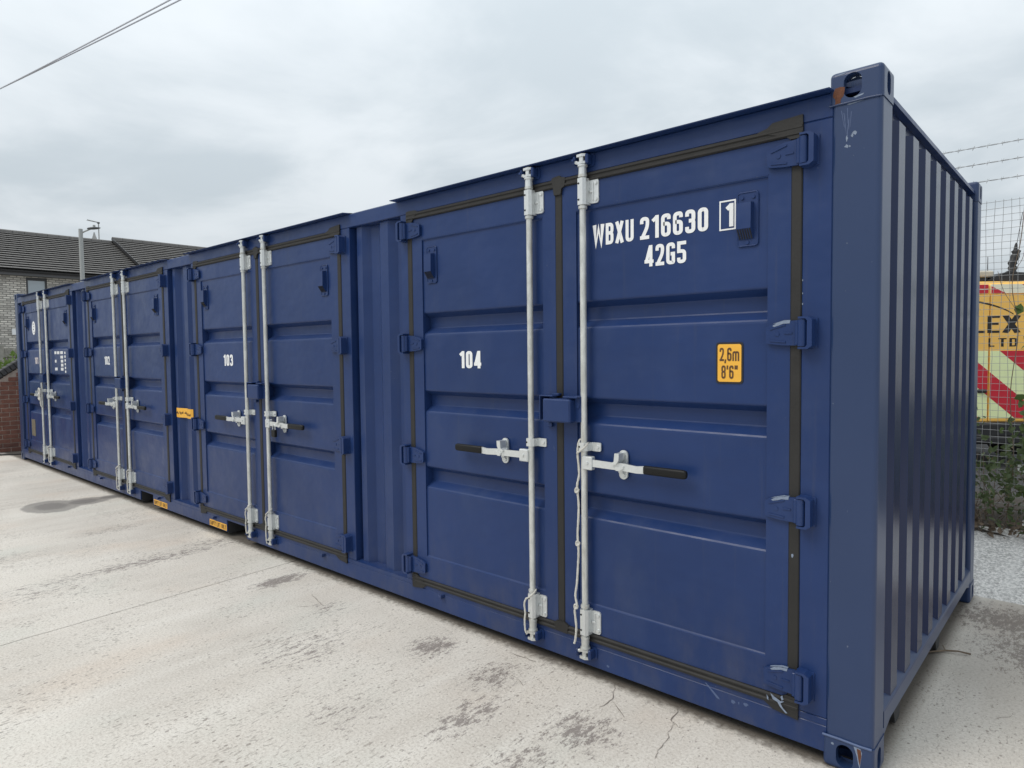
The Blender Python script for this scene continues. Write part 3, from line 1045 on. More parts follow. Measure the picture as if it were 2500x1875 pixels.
def leaf_mesh(s):
    f = FD
    x0, x1 = .105, 1.033
    prof = [(.353, 0.0), (.356, f * .6), (.361, f)]
    for zb, zt in GROOVES:
        prof += [(zb - .012, f), (zb - .004, f + .0012), (zb + .003, f + .006), (zb + .030, f + .044), (zb + .034, f + .049), (zb + .040, f + .051),
                 (zt - .034, f + .051), (zt - .029, f + .049), (zt - .025, f + .044), (zt - .003, f + .004), (zt + .002, f + .0008), (zt + .008, f)]
    prof += [(2.256, f), (2.261, f * .6), (2.264, 0.0)]
    mb_ = MB()
    n = len(prof)
    A = [(s * x0, y, z) for z, y in prof]
    B = [(s * x1, y, z) for z, y in prof]
    mb_.add(A + B, [(k, k + 1, n + k + 1, n + k) for k in range(n - 1)])
    for xx in (x0, x1):
        vs = [(s * xx, y, z) for z, y in prof] + [(s * xx, 0, z) for z, y in prof]
        mb_.add(vs, [(k, k + 1, n + k + 1, n + k) for k in range(1, n - 2)])
    a0, a1 = .0225, GI - .0005
    for u0_, u1_, v0, v1 in ((a0, x0, Z0, Z1), (x1, a1, Z0, Z1), (x0, x1, Z0, .353), (x0, x1, 2.264, Z1)):
        mb_.add([(s * u0_, 0, v0), (s * u1_, 0, v0), (s * u1_, 0, v1), (s * u0_, 0, v1)], [(0, 1, 2, 3)])
    # edges and back
    c_ = [(s * a0, Z0), (s * a1, Z0), (s * a1, Z1), (s * a0, Z1)]
    mb_.add([(x, 0, z) for x, z in c_] + [(x, .068, z) for x, z in c_], [(0, 1, 5, 4), (1, 2, 6, 5), (2, 3, 7, 6), (3, 0, 4, 7), (4, 5, 6, 7)])
    # raised lip lines at top of the field
    mb_.box(s * x0, s * x1, -.0022, .002, 2.268, 2.272)
    me = mb_.mesh('door', M['paint'], recalc=False)
    # orient: every front face must face -y
    bm = bmesh.new()
    bm.from_mesh(me)
    bmesh.ops.remove_doubles(bm, verts=bm.verts, dist=1e-5)
    bmesh.ops.recalc_face_normals(bm, faces=bm.faces)
    big_ = max((f_ for f_ in bm.faces if abs(f_.normal.y) > .99 and f_.calc_center_median().y < .02), key=lambda f_: f_.calc_area())
    if big_.normal.y > 0:
        bmesh.ops.reverse_faces(bm, faces=bm.faces)
    bm.to_mesh(me)
    bm.free()
    return me


def seal_mesh(s):
    mb_ = MB()
    x0, x1 = sorted((s * GI, s * GO))
    mb_.box(x0, x1, -.004, .02, Z0 - .001, Z1 + .001, .004)
    lip = [(.012, 0), (-.006, .001), (-.0125, .006), (-.0125, .012), (-.006, .018), (-.006, .024), (-.011, .029), (-.011, .038), (-.005, .042), (.012, .042)]
    xa, xb = sorted((0.0, s * GO))
    mb_.prism([(y, Z1 + z) for y, z in lip], xa, xb, yz)
    mb_.prism([(y, Z0 - z) for y, z in lip], xa, xb, yz)
    if s > 0:
        mb_.box(-.021, .021, -.004, .02, Z0 - .001, Z1 + .001, .004)
        mb_.prism([(-.036, 2.436), (-.032, 2.446), (.012, 2.452), (.022, 2.444), (.05, 2.437), (.045, 2.397), (.026, 2.388), (.0205, 2.36), (-.0205, 2.36), (-.026, 2.392)], -.0128, .004, xzy)
        mb_.prism([(-.03, .175), (.04, .172), (.05, .214), (.024, .226), (-.024, .226), (-.04, .214)], -.0126, .004, xzy)
        top = [(.99, 2.436), (1.03, 2.446), (1.05, 2.462), (1.164, 2.470), (1.166, 2.385), (1.120, 2.385), (1.10, 2.40)]
    else:
        top = [(-1.06, 2.436), (-1.085, 2.448), (-1.15, 2.450), (-1.166, 2.446), (-1.168, 2.375), (-1.120, 2.375), (-1.10, 2.40)]
    mb_.prism(top, -.009, .004, xzy)
    bot = [(s * 1.03, .174), (s * 1.07, .150), (s * 1.165, .138), (s * 1.166, .222), (s * 1.12, .225), (s * 1.10, .213)]
    mb_.prism(bot, -.0088, .004, xzy)
    return mb_.mesh('door_seal', M['rubber'])


def hinge_mesh(s):
    mb_ = MB()
    q = lambda u, v, d: (s * u, d, v)
    mb_.prism([(1.034, -.034), (1.034, .024), (1.05, .033), (1.105, .046), (1.165, .050), (1.165, -.048), (1.10, -.046), (1.048, -.040)], -.018, -.006, q)
    mb_.prism([(1.050, .020), (1.11, .036), (1.11, .031), (1.050, .014)], -.0215, -.0175, q)
    mb_.prism([(1.050, -.030), (1.11, -.036), (1.11, -.030), (1.050, -.024)], -.0215, -.0175, q)
    mb_.prism([(1.105, .004), (1.135, .004), (1.135, -.002), (1.105, -.002)], -.0215, -.0175, q)
    mb_.cyl((s * 1.078, -.017, -.002), (s * 1.078, -.0205, -.002), .009, 10)
    mb_.cyl((s * 1.177, -.030, -.050), (s * 1.177, -.030, .050), .0175, 14)
    mb_.box(s * 1.150, s * 1.178, -.036, -.008, -.047, .047, .003)
    # U-shaped lug on the jamb, arms over and under the knuckle
    mb_.prism([(1.166, .053), (1.193, .053), (1.199, .046), (1.199, -.046), (1.193, -.053), (1.166, -.053), (1.166, -.061), (1.200, -.061), (1.217, -.050), (1.217, .050), (1.200, .061), (1.166, .061)],
              -.050, .001, q)
    mb_.prism([(1.160, -.056), (1.224, -.056), (1.224, .056), (1.160, .056)], -.006, .0005, q)
    return mb_.mesh('hinge', M['paint'])


def vent_mesh(s):
    mb_ = MB()
    mb_.prism(rrect(-.0415, .0415, -.106, .106, .012, 4), -.005, .001, xzy)
    ring = rrect(-.0415, .0415, -.106, .106, .012, 4)
    mb_.tube([(u, -.005, v) for u, v in ring + ring[:1]], .003, 6, caps=False)
    # hood: box with a sloping grille underneath
    hood = [(-.004, .066), (-.034, .062), (-.036, -.040), (-.010, -.078), (-.004, -.078)]
    mb_.prism([(y, z) for y, z in hood], -.036, .024, yz)
    for k in range(6):
        x = -.031 + k * .0098
        mb_.prism([(-.0362, -.042), (-.0110, -.0785), (-.0118, -.0795), (-.0375, -.0425)], x, x + .0042, yz, mi=1)
    for x, z in ((-.022, .086), (.024, .086), (0, -.093)):
        mb_.cyl((x, -.005, z), (x, -.010, z), .007, 10)
    return mb_.mesh('ventilator', [M['paint'], M['dark']])


RX, RY = .1665, -.030


def rod_mesh():
    mb_ = MB()
    mb_.cyl((0, RY, .185), (0, RY, 2.425), .0156, 18)
    for z in (2.270, 2.418, .352, .196):
        mb_.cyl((0, RY, z - .006), (0, RY, z + .006), .0215, 14)
    return mb_.mesh('lock_rod', M['galv'])


def cam_mesh(sz):
    """cam head on the rod end; sz=+1 top, -1 bottom, z=0 at the rod end"""
    mb_ = MB()
    mb_.cyl((0, RY, -.012 * sz), (0, RY, .040 * sz), .0205, 14, .0185)
    mb_.cyl((0, RY, .036 * sz), (0, RY, .044 * sz), .024, 14)
    for k in range(2):
        z = (.052 + .034 * k) * sz
        mb_.prism([(-.022, -.048), (.010, -.052), (.030, -.036), (.030, -.020), (.012, -.010), (-.022, -.014)], z - .006, z + .006, xy)
    mb_.box(-.010, .012, -.046, -.016, min(.044 * sz, .096 * sz), max(.044 * sz, .096 * sz), .003)
    mb_.box(-.034, -.018, -.05, -.03, min(.05 * sz, .064 * sz), max(.05 * sz, .064 * sz), .003)
    return mb_.mesh('cam', M['zinc' if sz > 0 else 'galv'])


def keeper_mesh():
    mb_ = MB()
    mb_.prism(rrect(-.046, .052, -.030, .030, .014, 4), -.006, .001, xzy)
    mb_.box(.022, .040, -.046, -.004, -.024, .024, .005)
    mb_.box(-.044, -.030, -.052, -.004, -.020, .020, .005)
    mb_.cyl((-.037, -.050, 0), (-.037, -.060, 0), .006, 8)
    return mb_.mesh('cam_keeper', M['paint'])


def bracket_mesh():
    mb_ = MB()
    outer = [(-.023, 0), (-.0245, -.034), (-.016, -.0495), (.013, -.0505), (.023, -.036), (.024, 0)]
    mb_.prism(outer, -.062, .062, xy)
    mb_.prism(rrect(.022, .074, -.056, .056, .012, 4), -.007, .001, xzy)
    mb_.box(.026, .044, -.014, -.006, -.006, .006, .002)
    mb_.box(.042, .047, -.012, -.007, -.044, .044, .001)
    for z in (-.038, .038):
        mb_.cyl((.060, -.006, z), (.060, -.013, z), .0085, 8)
        mb_.cyl((-.010, -.0465, z), (-.010, -.0512, z), .0050, 8, mi=1)
    return mb_.mesh('rod_bracket', [M['zinc'], M['dark']])


def guide_mesh():
    mb_ = MB()
    mb_.prism([(-.024, 0), (-.026, -.034), (-.016, -.051), (.012, -.051), (.024, -.036), (.028, -.008), (.028, 0)], -.020, .020, xy)
    mb_.prism(rrect(.024, .080, -.021, .021, .007, 3), -.007, .001, xzy)
    mb_.cyl((.062, -.006, 0), (.062, -.013, 0), .0085, 8)
    mb_.cyl((-.014, -.046, 0), (-.014, -.0525, 0), .005, 8, mi=1)
    return mb_.mesh('rod_guide', [M['zinc'], M['dark']])


def handle_mesh(s):
    mb_ = MB()
    q = lambda u, v, d: (s * u, d, v)
    mb_.box(s * .004, s * .062, -.058, -.026, -.034, .030, .004)
    mb_.cyl((s * .035, -.056, 0), (s * .035, -.064, 0), .008, 10)
    mb_.prism([(.05, -.017), (.05, .017), (.185, .014), (.225, .016), (.30, .010), (.35, .016), (.35, -.019), (.30, -.022), (.225, -.018), (.16, -.018)], -.051, -.042, q)
    return mb_.mesh('handle', M['zinc'])


def grip_mesh(s):
    mb_ = MB()
    rr_ = rrect(-.020, .020, -.0125, .0125, .0105, 4)
    n_ = len(rr_)
    st_ = [(.340, .93), (.344, 1), (.528, 1), (.536, .95), (.542, .82), (.5455, .6), (.5465, .3)]
    vs_ = [(s * x_, b_ * k_ - .0465, a_ * k_ - .002) for x_, k_ in st_ for a_, b_ in rr_]
    mb_.add(vs_, [(i_ * n_ + k_, i_ * n_ + (k_ + 1) % n_, (i_ + 1) * n_ + (k_ + 1) % n_, (i_ + 1) * n_ + k_) for i_ in range(len(st_) - 1) for k_ in range(n_)], True)
    mb_.add(vs_[:n_], [tuple(range(n_))]); mb_.add(vs_[-n_:], [tuple(range(n_))])
    return mb_.mesh('handle_grip', M['grip'])


def catch_mesh(s):
    mb_ = MB()
    q = lambda u, v, d: (s * u, d, v)
    mb_.prism(rrect(.182, .228, -.066, .070, .022, 5), -.007, .001, q)
    for z in (.052, -.046):
        mb_.cyl((s * .205, -.006, z), (s * .205, -.014, z), .0105, 10)
    mb_.prism([(.192, .060), (.216, .060), (.214, .030), (.200, .010), (.176, .002), (.172, .012), (.188, .022)], -.062, -.012, q)
    mb_.prism([(.192, -.004), (.236, .004), (.236, -.006), (.215, -.020), (.196, -.020)], -.058, -.008, q)
    mb_.box(s * .192, s * .214, -.030, -.006, -.034, -.018, .002)
    return mb_.mesh('handle_catch', M['zinc'])


def lockbox_mesh():
    mb_ = MB()
    mb_.box(-.046, .124, -.088, -.008, 1.246, 1.360, .007)
    # strap that hooks over from the left leaf
    mb_.box(-.072, -.066, -.080, -.002, 1.252, 1.374, .002)
    mb_.box(-.072, .012, -.080, -.010, 1.370, 1.376, .002)
    mb_.box(-.030, .012, -.030, -.001, 1.374, 1.384, .002)
    # slot cheek on the right
    mb_.prism([(.128, 1.372), (.128, 1.330), (.136, 1.316), (.148, 1.316), (.156, 1.332), (.156, 1.372)], -.050, -.044, xzy)
    mb_.box(.118, .164, -.046, -.001, 1.248, 1.376, .004)
    mb_.box(.070, .158, -.074, -.010, 1.366, 1.374, .002)
    mb_.box(-.075, -.042, -.018, -.001, 1.212, 1.232, .002)
    return mb_.mesh('lock_box', M['paint'])


MESH = {('leaf', s): leaf_mesh(s) for s in (-1, 1)}
MESH.update({('seal', s): seal_mesh(s) for s in (-1, 1)})
MESH.update({('hinge', s): hinge_mesh(s) for s in (-1, 1)})
MESH.update({('vent', s): vent_mesh(s) for s in (-1, 1)})
MESH.update({('handle', s): handle_mesh(s) for s in (-1, 1)})
MESH.update({('grip', s): grip_mesh(s) for s in (-1, 1)})
MESH.update({('catch', s): catch_mesh(s) for s in (-1, 1)})
rod_me, brk_me, guide_me, keep_me, lock_me = rod_mesh(), bracket_mesh(), guide_mesh(), keeper_mesh(), lockbox_mesh()
cam_t, cam_b = cam_mesh(1), cam_mesh(-1)
HZ = (2.330, 1.650, .967, .287)
DOORS = {}
names = ('104', '103', '102', '101')
for i, c_ in enumerate(CS):
    for s in (-1, 1):
        d = part('door', MESH['leaf', s], None, loc=(c_, D, 0))
        d['label'] = 'navy door leaf %s of bay %s' % ('right' if s > 0 else 'left', names[i])
        DOORS[i, s] = d
        part('door_seal', MESH['seal', s], None, d)
        for z in HZ:
            part('hinge', MESH['hinge', s], None, d, (0, 0, z))
        part('ventilator', MESH['vent', s], None, d, (s * .9505, FD, 2.111))
        x = s * RX
        part('lock_rod', rod_me, None, d, (x, 0, 0))
        part('rod_bracket', brk_me, None, d, (x, 0, 2.344))
        part('rod_bracket', brk_me, None, d, (x, 0, .274))
        part('rod_guide', guide_me, None, d, (x, 0, 1.127 if s < 0 else 1.132))
        part('cam', cam_t, None, d, (x, 0, 2.425))
        part('cam', cam_b, None, d, (x, 0, .185))
        part('cam_keeper', keep_me, None, d, (x, 0, 2.492))
        part('cam_keeper', keep_me, None, d, (x, 0, .118))
        part('handle', MESH['handle', s], None, d, (x, 0, 1.060))
        part('handle_grip', MESH['grip', s], None, d, (x, 0, 1.060))
        part('handle_catch', MESH['catch', s], None, d, (x, 0, 1.060))
        if s > 0:
            part('lock_box', lock_me, None, d)

# lettering and labels (door-local x, z)
dfront = lambda x, z, e: (x, FD - .0014 - e, z)     # on the recessed field (6 mm deep)
dface = lambda x, z, e: (x, -.0012 - e, z)
R0 = DOORS[0, 1]
mb = MB()
lettering(mb, 'WBXU', .200, 2.088, .099, .222, t=.162, fn=dfront)
lettering(mb, '216630', .455, 2.088, .099, .326, t=.162, fn=dfront)
lettering(mb, '42G5', .478, 1.965, .094, .203, t=.162, fn=dfront)
lettering(mb, '1', .858, 2.092, .094, None, t=.19, fn=dfront)
x0, x1, z0, z1 = .833, .897, 2.082, 2.197
L, R_ = ribbon([Vector(q) for q in ((x0, z0), (x1, z0), (x1, z1), (x0, z1))], .006, True)
mb.add([(q.x, FD - .0016, q.y) for q in L] + [(q.x, FD - .0016, q.y) for q in R_], [(k, (k + 1) % 4, 4 + (k + 1) % 4, 4 + k) for k in range(4)])
part('lettering', mb, M['white'], R0)
for i, (txt, off, mat) in enumerate((('104', -.730, 'white'), ('103', -.643, 'white'), ('102', -.651, 'white'), ('101', -.637, 'pinkwhite'))):
    part('bay_number', lettering(MB(), txt, off, 1.503, .097, .174, t=.18, fn=dfront), M[mat], DOORS[i, -1])
# height label
lab = part('height_label', MB().prism(rrect(.818, .934, 1.450, 1.620, .012, 4), .0050, .0078, xzy), M['black'], R0)
mb = MB().prism(rrect(.8255, .9265, 1.4575, 1.6125, .009, 4), .0042, .0052, xzy)
part('height_label', mb, M['orange'], R0)
lf = lambda x, z, e: (x, .0036 - e, z)
mb = MB()
lettering(mb, '2,6m', .834, 1.543, .055, .084, t=.15, gap=.08, fn=lf)
lettering(mb, "8'6\"", .842, 1.470, .055, .070, t=.15, gap=.10, fn=lf)
part('lettering', mb, M['brown_print'], R0)
# weight panel, emblem and maker's plate of the far bay
R3, L3 = DOORS[3, 1], DOORS[3, -1]
mb = MB()
rnd = random.Random(5)


def print_row(x, z, w, h, n):
    for k in range(n):
        cw = w / n
        mb.add([(x + k * cw, FD - .0014, z), (x + k * cw + cw * .86, FD - .0014, z), (x + k * cw + cw * .86, FD - .0014, z + h), (x + k * cw, FD - .0014, z + h)], [(0, 1, 2, 3)])


for z, spans in ((1.640, ((.37, .46, 3), (.49, .60, 4), (.64, .76, 5))), (1.580, ((.64, .76, 5),)), (1.525, ((.38, .45, 3), (.65, .76, 5))), (1.472, ((.65, .76, 5),)),
                 (1.418, ((.37, .49, 4), (.64, .76, 5)))):
    for a_, b_, n_ in spans:
        print_row(a_, z, b_ - a_, .038, n_)
for k in range(6):
    print_row(.82, 1.640 - k * .05, .055, .030, 2)
part('weight_print', mb, M['white'], R3)['kind'] = 'stuff'
em = [(-.635 + .085 * math.cos(a_ * math.pi / 12), 2.03 + .10 * math.sin(a_ * math.pi / 12)) for a_ in range(24)]
part('emblem', MB().prism(em, .0056, .0078, xzy), M['white'], L3)
mb = MB()
for k in range(4):
    mb.prism(blob(-.635 + (k % 2) * .03 - .01, 2.09 - k * .04, .018, .012, 8, .3, k), .0046, .0058, xzy)
part('emblem_mark', mb, M['black'], L3)
part('maker_plate', MB().box(-.965, -.765, .003, .0078, .425, .672, .001), M['plate'], L3)
# orange label wrapped over the corrugation between bays 102 and 103
xl = CS[2] + GO + .102
sl = [(xl + .046, D + .0285), (xl + .105, D + .0255), (xl + .20, D + .043), (xl + .262, D + .048), (xl + .300, D + .0265), (xl + .385, D + .0225), (xl + .41, D + .036)]


def on_label(x):
    for (x0_, y0_), (x1_, y1_) in zip(sl, sl[1:]):
        if x <= x1_:
            return y0_ + (y1_ - y0_) * (x - x0_) / (x1_ - x0_)
    return sl[-1][1]


mb = MB()
zt, zb = 1.088, .996
mb.add([(x, y - .0014, zb) for x, y in sl] + [(x, y - .0014, zt) for x, y in sl], [(k, k + 1, k + 8, k + 7) for k in range(6)])
part('orange_label', mb, M['orange'])
mb = MB()
for k in range(20):
    x = .058 + k * .0165
    if k in (3, 8, 13):
        continue
    bl_ = blob(xl + x, 1.040 + .006 * math.sin(k * 2.1) - .012 * (k > 13), .007, .013 if k % 3 else .008, 7, .35, k + 50)
    mb.add([(u, on_label(u) - .0030, v) for u, v in bl_], [tuple(range(7))])
part('label_print', mb, M['brown_print'])
# EMPTY LIFT ONLY plates beside the fork pockets
for xa, xb in ((-5.472, -5.138), (-6.782, -6.438)):
    part('fork_label', MB().box(xa, xb, D - .002, D + .0005, .053, .108), M['orange'], rail)
    part('lettering', lettering(MB(), 'EMPTY LIFT ONLY', xa + .014, .061, .039, xb - xa - .028, t=.17, gap=.14, fn=lambda x, z, e: (x, D - .0028 - e, z)), M['brown_print'], rail)
# chipped paint on near hinges and seal corner
for z in (1.650, .967, .287):
    k = int(z * 100)
    decal([(1.06, z + .030), (1.075, z + .040), (1.10, z + .047), (1.128, z + .0495), (1.126, z + .038), (1.10, z + .037), (1.085, z + .031), (1.066, z + .026)], M['chip'], 'paint_chip', R0, lambda u, v, l: (u, -.0184 - l, v))
    part('paint_chip', MB().prism([(1.058, z + .0362), (1.105, z + .0482), (1.128, z + .0492), (1.128, z + .0512), (1.105, z + .0512), (1.07, z + .041)], -.0160, -.0045, xzy), M['chip'], R0)
for k, pl in enumerate(([(1.06, .215), (1.075, .205), (1.10, .195), (1.115, .198), (1.10, .185), (1.11, .170), (1.128, .155), (1.12, .152), (1.098, .172), (1.088, .187), (1.07, .192)],
                        [(1.045, .205), (1.052, .195), (1.053, .182), (1.047, .186)], [(1.10, .212), (1.107, .220), (1.112, .205), (1.105, .198)])):
    decal(pl, M['chip'], 'paint_chip', R0, lambda u, v, l: (u, -.0128 - l, v), .0008)
decal(blob(1.139, .785, .005, .009, 9, .5, 8), M['chip'], 'paint_chip', R0, lambda u, v, l: (u, -.0042 - l, v))
decal([(-.044, 1.12), (-.041, 1.10), (-.038, 1.08), (-.040, 1.10)], M['chip'], 'paint_chip', DOORS[0, -1], lambda u, v, l: (u, -.0006 - l, v))
for k, (x, z) in enumerate(((.155, 1.05), (.13, 1.75), (.1655, 1.85), (.166, 1.80), (.165, 1.76))):
    xx = 1.165 if k > 1 else 1.05 + x
    if k > 1:
        decal(blob(xx, z, .002, .004, 7, .4, k + 70), M['chip'], 'paint_chip', R0, lambda u, v, l: (u + .002, -.0006 - l, v))


# ------------------------------------------------------------------ ropes and padlock hanging on the doors
def rope(pts, r, label, knots=(), loops=(), name='rope'):
    P = rounded3(pts)
    mb_ = MB().tube(P, [r * (1 + .12 * math.sin(k * 2.3)) for k in range(len(P))], 7)
    for kx, ky, kz, kr in knots:
        for j in range(3):
            a_ = j * 1.1
            ring = [(kx + kr * math.cos(a2) * (1 - .2 * j), ky + kr * .6 * math.sin(a2 + a_), kz + kr * .7 * math.sin(a2) + .004 * j) for a2 in [2 * math.pi * k / 10 for k in range(11)]]
            mb_.tube(ring, r * .85, 6)
    for lp in loops:
        mb_.tube(rounded3(lp), r * .9, 7)
    o = obj(name, mb_.mesh(name, M['rope']))
    return tag(o, label, 'rope', 'white ropes tied to the door rods')


def rounded3(pts, n=5):
    """Catmull-Rom through points"""
    P = [Vector(q) for q in pts]
    P = [P[0] * 2 - P[1]] + P + [P[-1] * 2 - P[-2]]
    out = []
    for i in range(1, len(P) - 2):
        for k in range(n):
            t_ = k / n
            a_, b_, c_, d_ = P[i - 1], P[i], P[i + 1], P[i + 2]
            out.append(.5 * ((2 * b_) + (c_ - a_) * t_ + (2 * a_ - 5 * b_ + 4 * c_ - d_) * t_ ** 2 + (3 * b_ - a_ - 3 * c_ + d_) * t_ ** 3))
    out.append(P[-2])
    return out


def wrap(xc, z, up_=.03):
    """turn of rope round a rod bracket, rising to the right"""
    y = D - .064
    return [(xc - .026, y + .012, z), (xc - .012, y - .002, z + .006), (xc + .012, y - .003, z + .022), (xc + .028, y + .012, z + up_ + .012), (xc + .022, y + .035, z + up_ + .02)]


xr = CS[0] + RX
y_ = D - .052
rope([(xr - .022, y_ + .006, 1.150), (xr - .026, y_ + .004, 1.10), (xr - .022, y_ + .01, 1.00), (xr - .030, y_ + .004, .94), (xr - .026, y_ + .01, .85), (xr - .026, y_ + .006, .77), (xr - .032, y_ + .008, .70),
      (xr - .024, y_ + .004, .62), (xr - .032, y_ + .01, .55), (xr - .036, y_ + .005, .46), (xr - .042, y_, .40), (xr - .030, y_ - .004, .355), (xr - .042, y_ - .006, .33), (xr - .032, y_ - .008, .25), (xr - .036, y_ - .01, .19), (xr - .042, y_ - .012, .165)],
     .0055, 'longest white rope, knotted, hanging beside the right lock rod of door 104',
     knots=((xr - .032, y_ + .004, .915, .009), (xr - .030, y_ + .006, .655, .009), (xr - .036, y_ - .004, .345, .009)),
     loops=(wrap(xr, 1.10), [(xr - .022, y_ + .006, 1.150), (xr - .022, y_ + .02, 1.165), (xr, y_ + .015, 1.16)]))


def short_rope(xc, label, z=.31, dz=.19, r=.005):
    rope([(xc - .026, D - .052, z), (xc - .036, D - .056, z - .03), (xc - .034, D - .052, z - .08), (xc - .036, D - .055, z - .12), (xc - .033, D - .054, z - dz + .02), (xc - .026, D - .05, z - dz)],
         r, label, loops=(wrap(xc, z),))


short_rope(CS[0] - RX, 'short white rope round the left rod foot of the nearest door pair')
short_rope(CS[1] - RX, 'short white rope on the left rod of the second doors, beside a fork pocket', .32, .20)
short_rope(CS[1] + RX, 'short white rope hanging below the sill from the right rod of the second nearest doors', .33, .23)
short_rope(CS[2] - RX, 'thick white rope tied at the left rod foot of the third door pair', .33, .23, .006)
short_rope(CS[2] + RX, 'thick white rope on the right rod of the third doors, left of a fork pocket', .33, .23, .006)
short_rope(CS[3] + RX, 'short white rope at the bottom of the right rod of the farthest door 101', .33, .20, .006)
xc = CS[3] - RX
ring = lambda cx, cz, r_: [(cx + r_ * math.cos(a_), D - .068, cz + r_ * 1.2 * math.sin(a_)) for a_ in [2 * math.pi * k / 12 for k in range(13)]]
rope([(xc - .05, D - .066, 1.02), (xc + .0, D - .07, 1.00), (xc + .05, D - .07, 1.03), (xc + .06, D - .066, .94), (xc + .075, D - .06, .90)], .010, 'white rope knotted in loops round the left handle of the farthest door 101',
     loops=(ring(xc, 1.12, .035), ring(xc + .005, 1.045, .04), [(xc + .05, D - .066, 1.16), (xc + .045, D - .07, 1.08), (xc + .05, D - .07, 1.02)]))

# black padlock under the right handle of bay 103
xp = CS[1] + RX + .13
pl = empty('padlock', (xp, D - .052, .965))
tag(pl, 'small black padlock hanging below the right handle of door 103', 'padlock')
obj('body', MB().box(-.028, .028, -.012, .012, -.005, .052, .005).mesh('padlock_body', M['grip']), pl)
obj('shackle', MB().tube(rounded3([(-.017, 0, .05), (-.017, 0, .075), (-.010, 0, .088), (.010, 0, .088), (.017, 0, .075), (.017, 0, .05)]), .0035, 6).mesh('shackle', M['zinc']), pl)

# ------------------------------------------------------------------ far left: garden wall, fence, hedge, houses, lamp
wall = empty('garden_wall', (-13.3, 0, 0))
tag(wall, 'low red brown brick garden wall with dark ramped coping beyond the container', 'wall')


def wall_top(y):
    return .72 if y < -.78 else min(1.62, .72 + (y + .78) * .70)


core = [(-2.6, 0)] + [(y, wall_top(y) - .015) for y in (-2.6, -.78, .505, 1.2)] + [(1.2, 0)]
obj('mortar_bed', MB().prism(core, -.20, -.008, yz).mesh('mortar_bed', M['mortar']), wall)
bl, bh, gap = .215, .065, .010
brick_me = MB().box(-.10, 0, 0, bl, 0, bh, .004).mesh('brick', M['redbrick'])
half_me = MB().box(-.10, 0, 0, .1025, 0, bh, .004).mesh('half_brick', M['redbrick'])
rnd = random.Random(21)
row, z = 0, .004
while z < 1.56:
    y = -2.6 + (.1125 if row % 2 else 0)
    if row % 2 and wall_top(-2.6) > z + bh:
        obj('brick', half_me, wall, (rnd.uniform(-.002, .002), -2.6, z))
    while y + bl <= 1.21:
        top = min(wall_top(y), wall_top(y + bl)) - .012
        if z + bh <= top:
            obj('brick', brick_me, wall, (rnd.uniform(-.003, .002), y, z + rnd.uniform(-.001, .001)))
        elif z + bh <= min(wall_top(y + .11), wall_top(y + bl)) - .012:
            obj('brick', half_me, wall, (rnd.uniform(-.003, .002), y + .1125, z))
        y += bl + gap
    z += bh + gap
    row += 1
cope_me = MB().box(-.22, .025, 0, .068, 0, .105, .010).mesh('coping_brick', M['coping'])
y = -2.6
while y < 1.15:
    z = wall_top(y + .03)
    sl_ = math.atan(.70) if -.78 <= y < .50 else 0
    obj('coping_brick', cope_me, wall, (rnd.uniform(-.004, .004), y, z - (.02 if sl_ else 0)), (sl_, 0, 0))
    y += .078 * math.cos(sl_) if sl_ else .078
# hose lying along the foot of the wall
hs = obj('hose', MB().tube(rounded3([(-13.12, -1.5, .012), (-13.1, -.6, .012), (-12.9, -.15, .012), (-12.75, .1, .012), (-12.6, .5, .012)]), .012, 7).mesh('hose', M['vanblack']))
tag(hs, 'thin black hose lying on the concrete at the foot of the brick wall', 'hose')

tf = empty('timber_fence', (-18.2, 0, 0))
tag(tf, 'weathered grey timber board fence in front of the pale brick house', 'fence')
bm_ = MB().box(-.02, 0, 0, .142, .05, 1.83, .004).mesh('board', M['timber'])
for k in range(44):
    obj('board', bm_, tf, (rnd.uniform(-.004, .004), -1.2 + k * .15, rnd.uniform(-.015, .015)))
for k in range(4):
    obj('post', MB().box(.0, .09, -1.2 + k * 2.1, -1.11 + k * 2.1, 0, 1.9, .006).mesh('fence_post', M['timber']), tf)
for z in (.4, 1.62):
    obj('fence_rail', MB().box(.003, .045, -1.2, 5.4, z, z + .09, .004).mesh('fence_rail', M['timber']), tf)


def leaf_cloud(mb_, n, fn, size, rnd_, up_bias=.2, asp=.62):
    """n small folded leaves; fn() -> centre point"""
    for _ in range(n):
        c_ = Vector(fn())
        d = Vector((rnd_.gauss(0, 1), rnd_.gauss(0, 1), rnd_.gauss(0, .7) + up_bias)).normalized()
        a_ = d.orthogonal().normalized()
        a_ = (Matrix.Rotation(rnd_.uniform(0, 6.28), 3, d) @ a_)
        b_ = d.cross(a_)
        s_ = size * rnd_.uniform(.55, 1.25)
        w_ = s_ * asp
        f_ = d * (s_ * .14)
        mb_.add([c_ - a_ * s_, c_ - a_ * s_ * .25 + b_ * w_ + f_, c_ + a_ * s_ * .45 + b_ * w_ * .7 + f_, c_ + a_ * s_, c_ + a_ * s_ * .45 - b_ * w_ * .7 + f_, c_ - a_ * s_ * .25 - b_ * w_ + f_, c_],
                [(0, 6, 1), (1, 6, 2), (2, 6, 3), (3, 6, 4), (4, 6, 5), (5, 6, 0)])


rnd = random.Random(33)
hd = empty('hedge', (-15.2, 0.4, 0))
tag(hd, 'bright green bushy hedge between the brick wall and the timber fence', 'hedge')
mb = MB()


def hedge_pt():
    while True:
        x, y, z = rnd.uniform(-.7, .7), rnd.uniform(-2.8, 2.4), rnd.uniform(.2, 1.75)
        if z < 1.42 + .22 * math.sin(y * 2.3 + 1) + .10 * math.sin(y * 7) - .5 * x * x and (rnd.random() < .85 or abs(x) > .3):
            return (x, y, z)


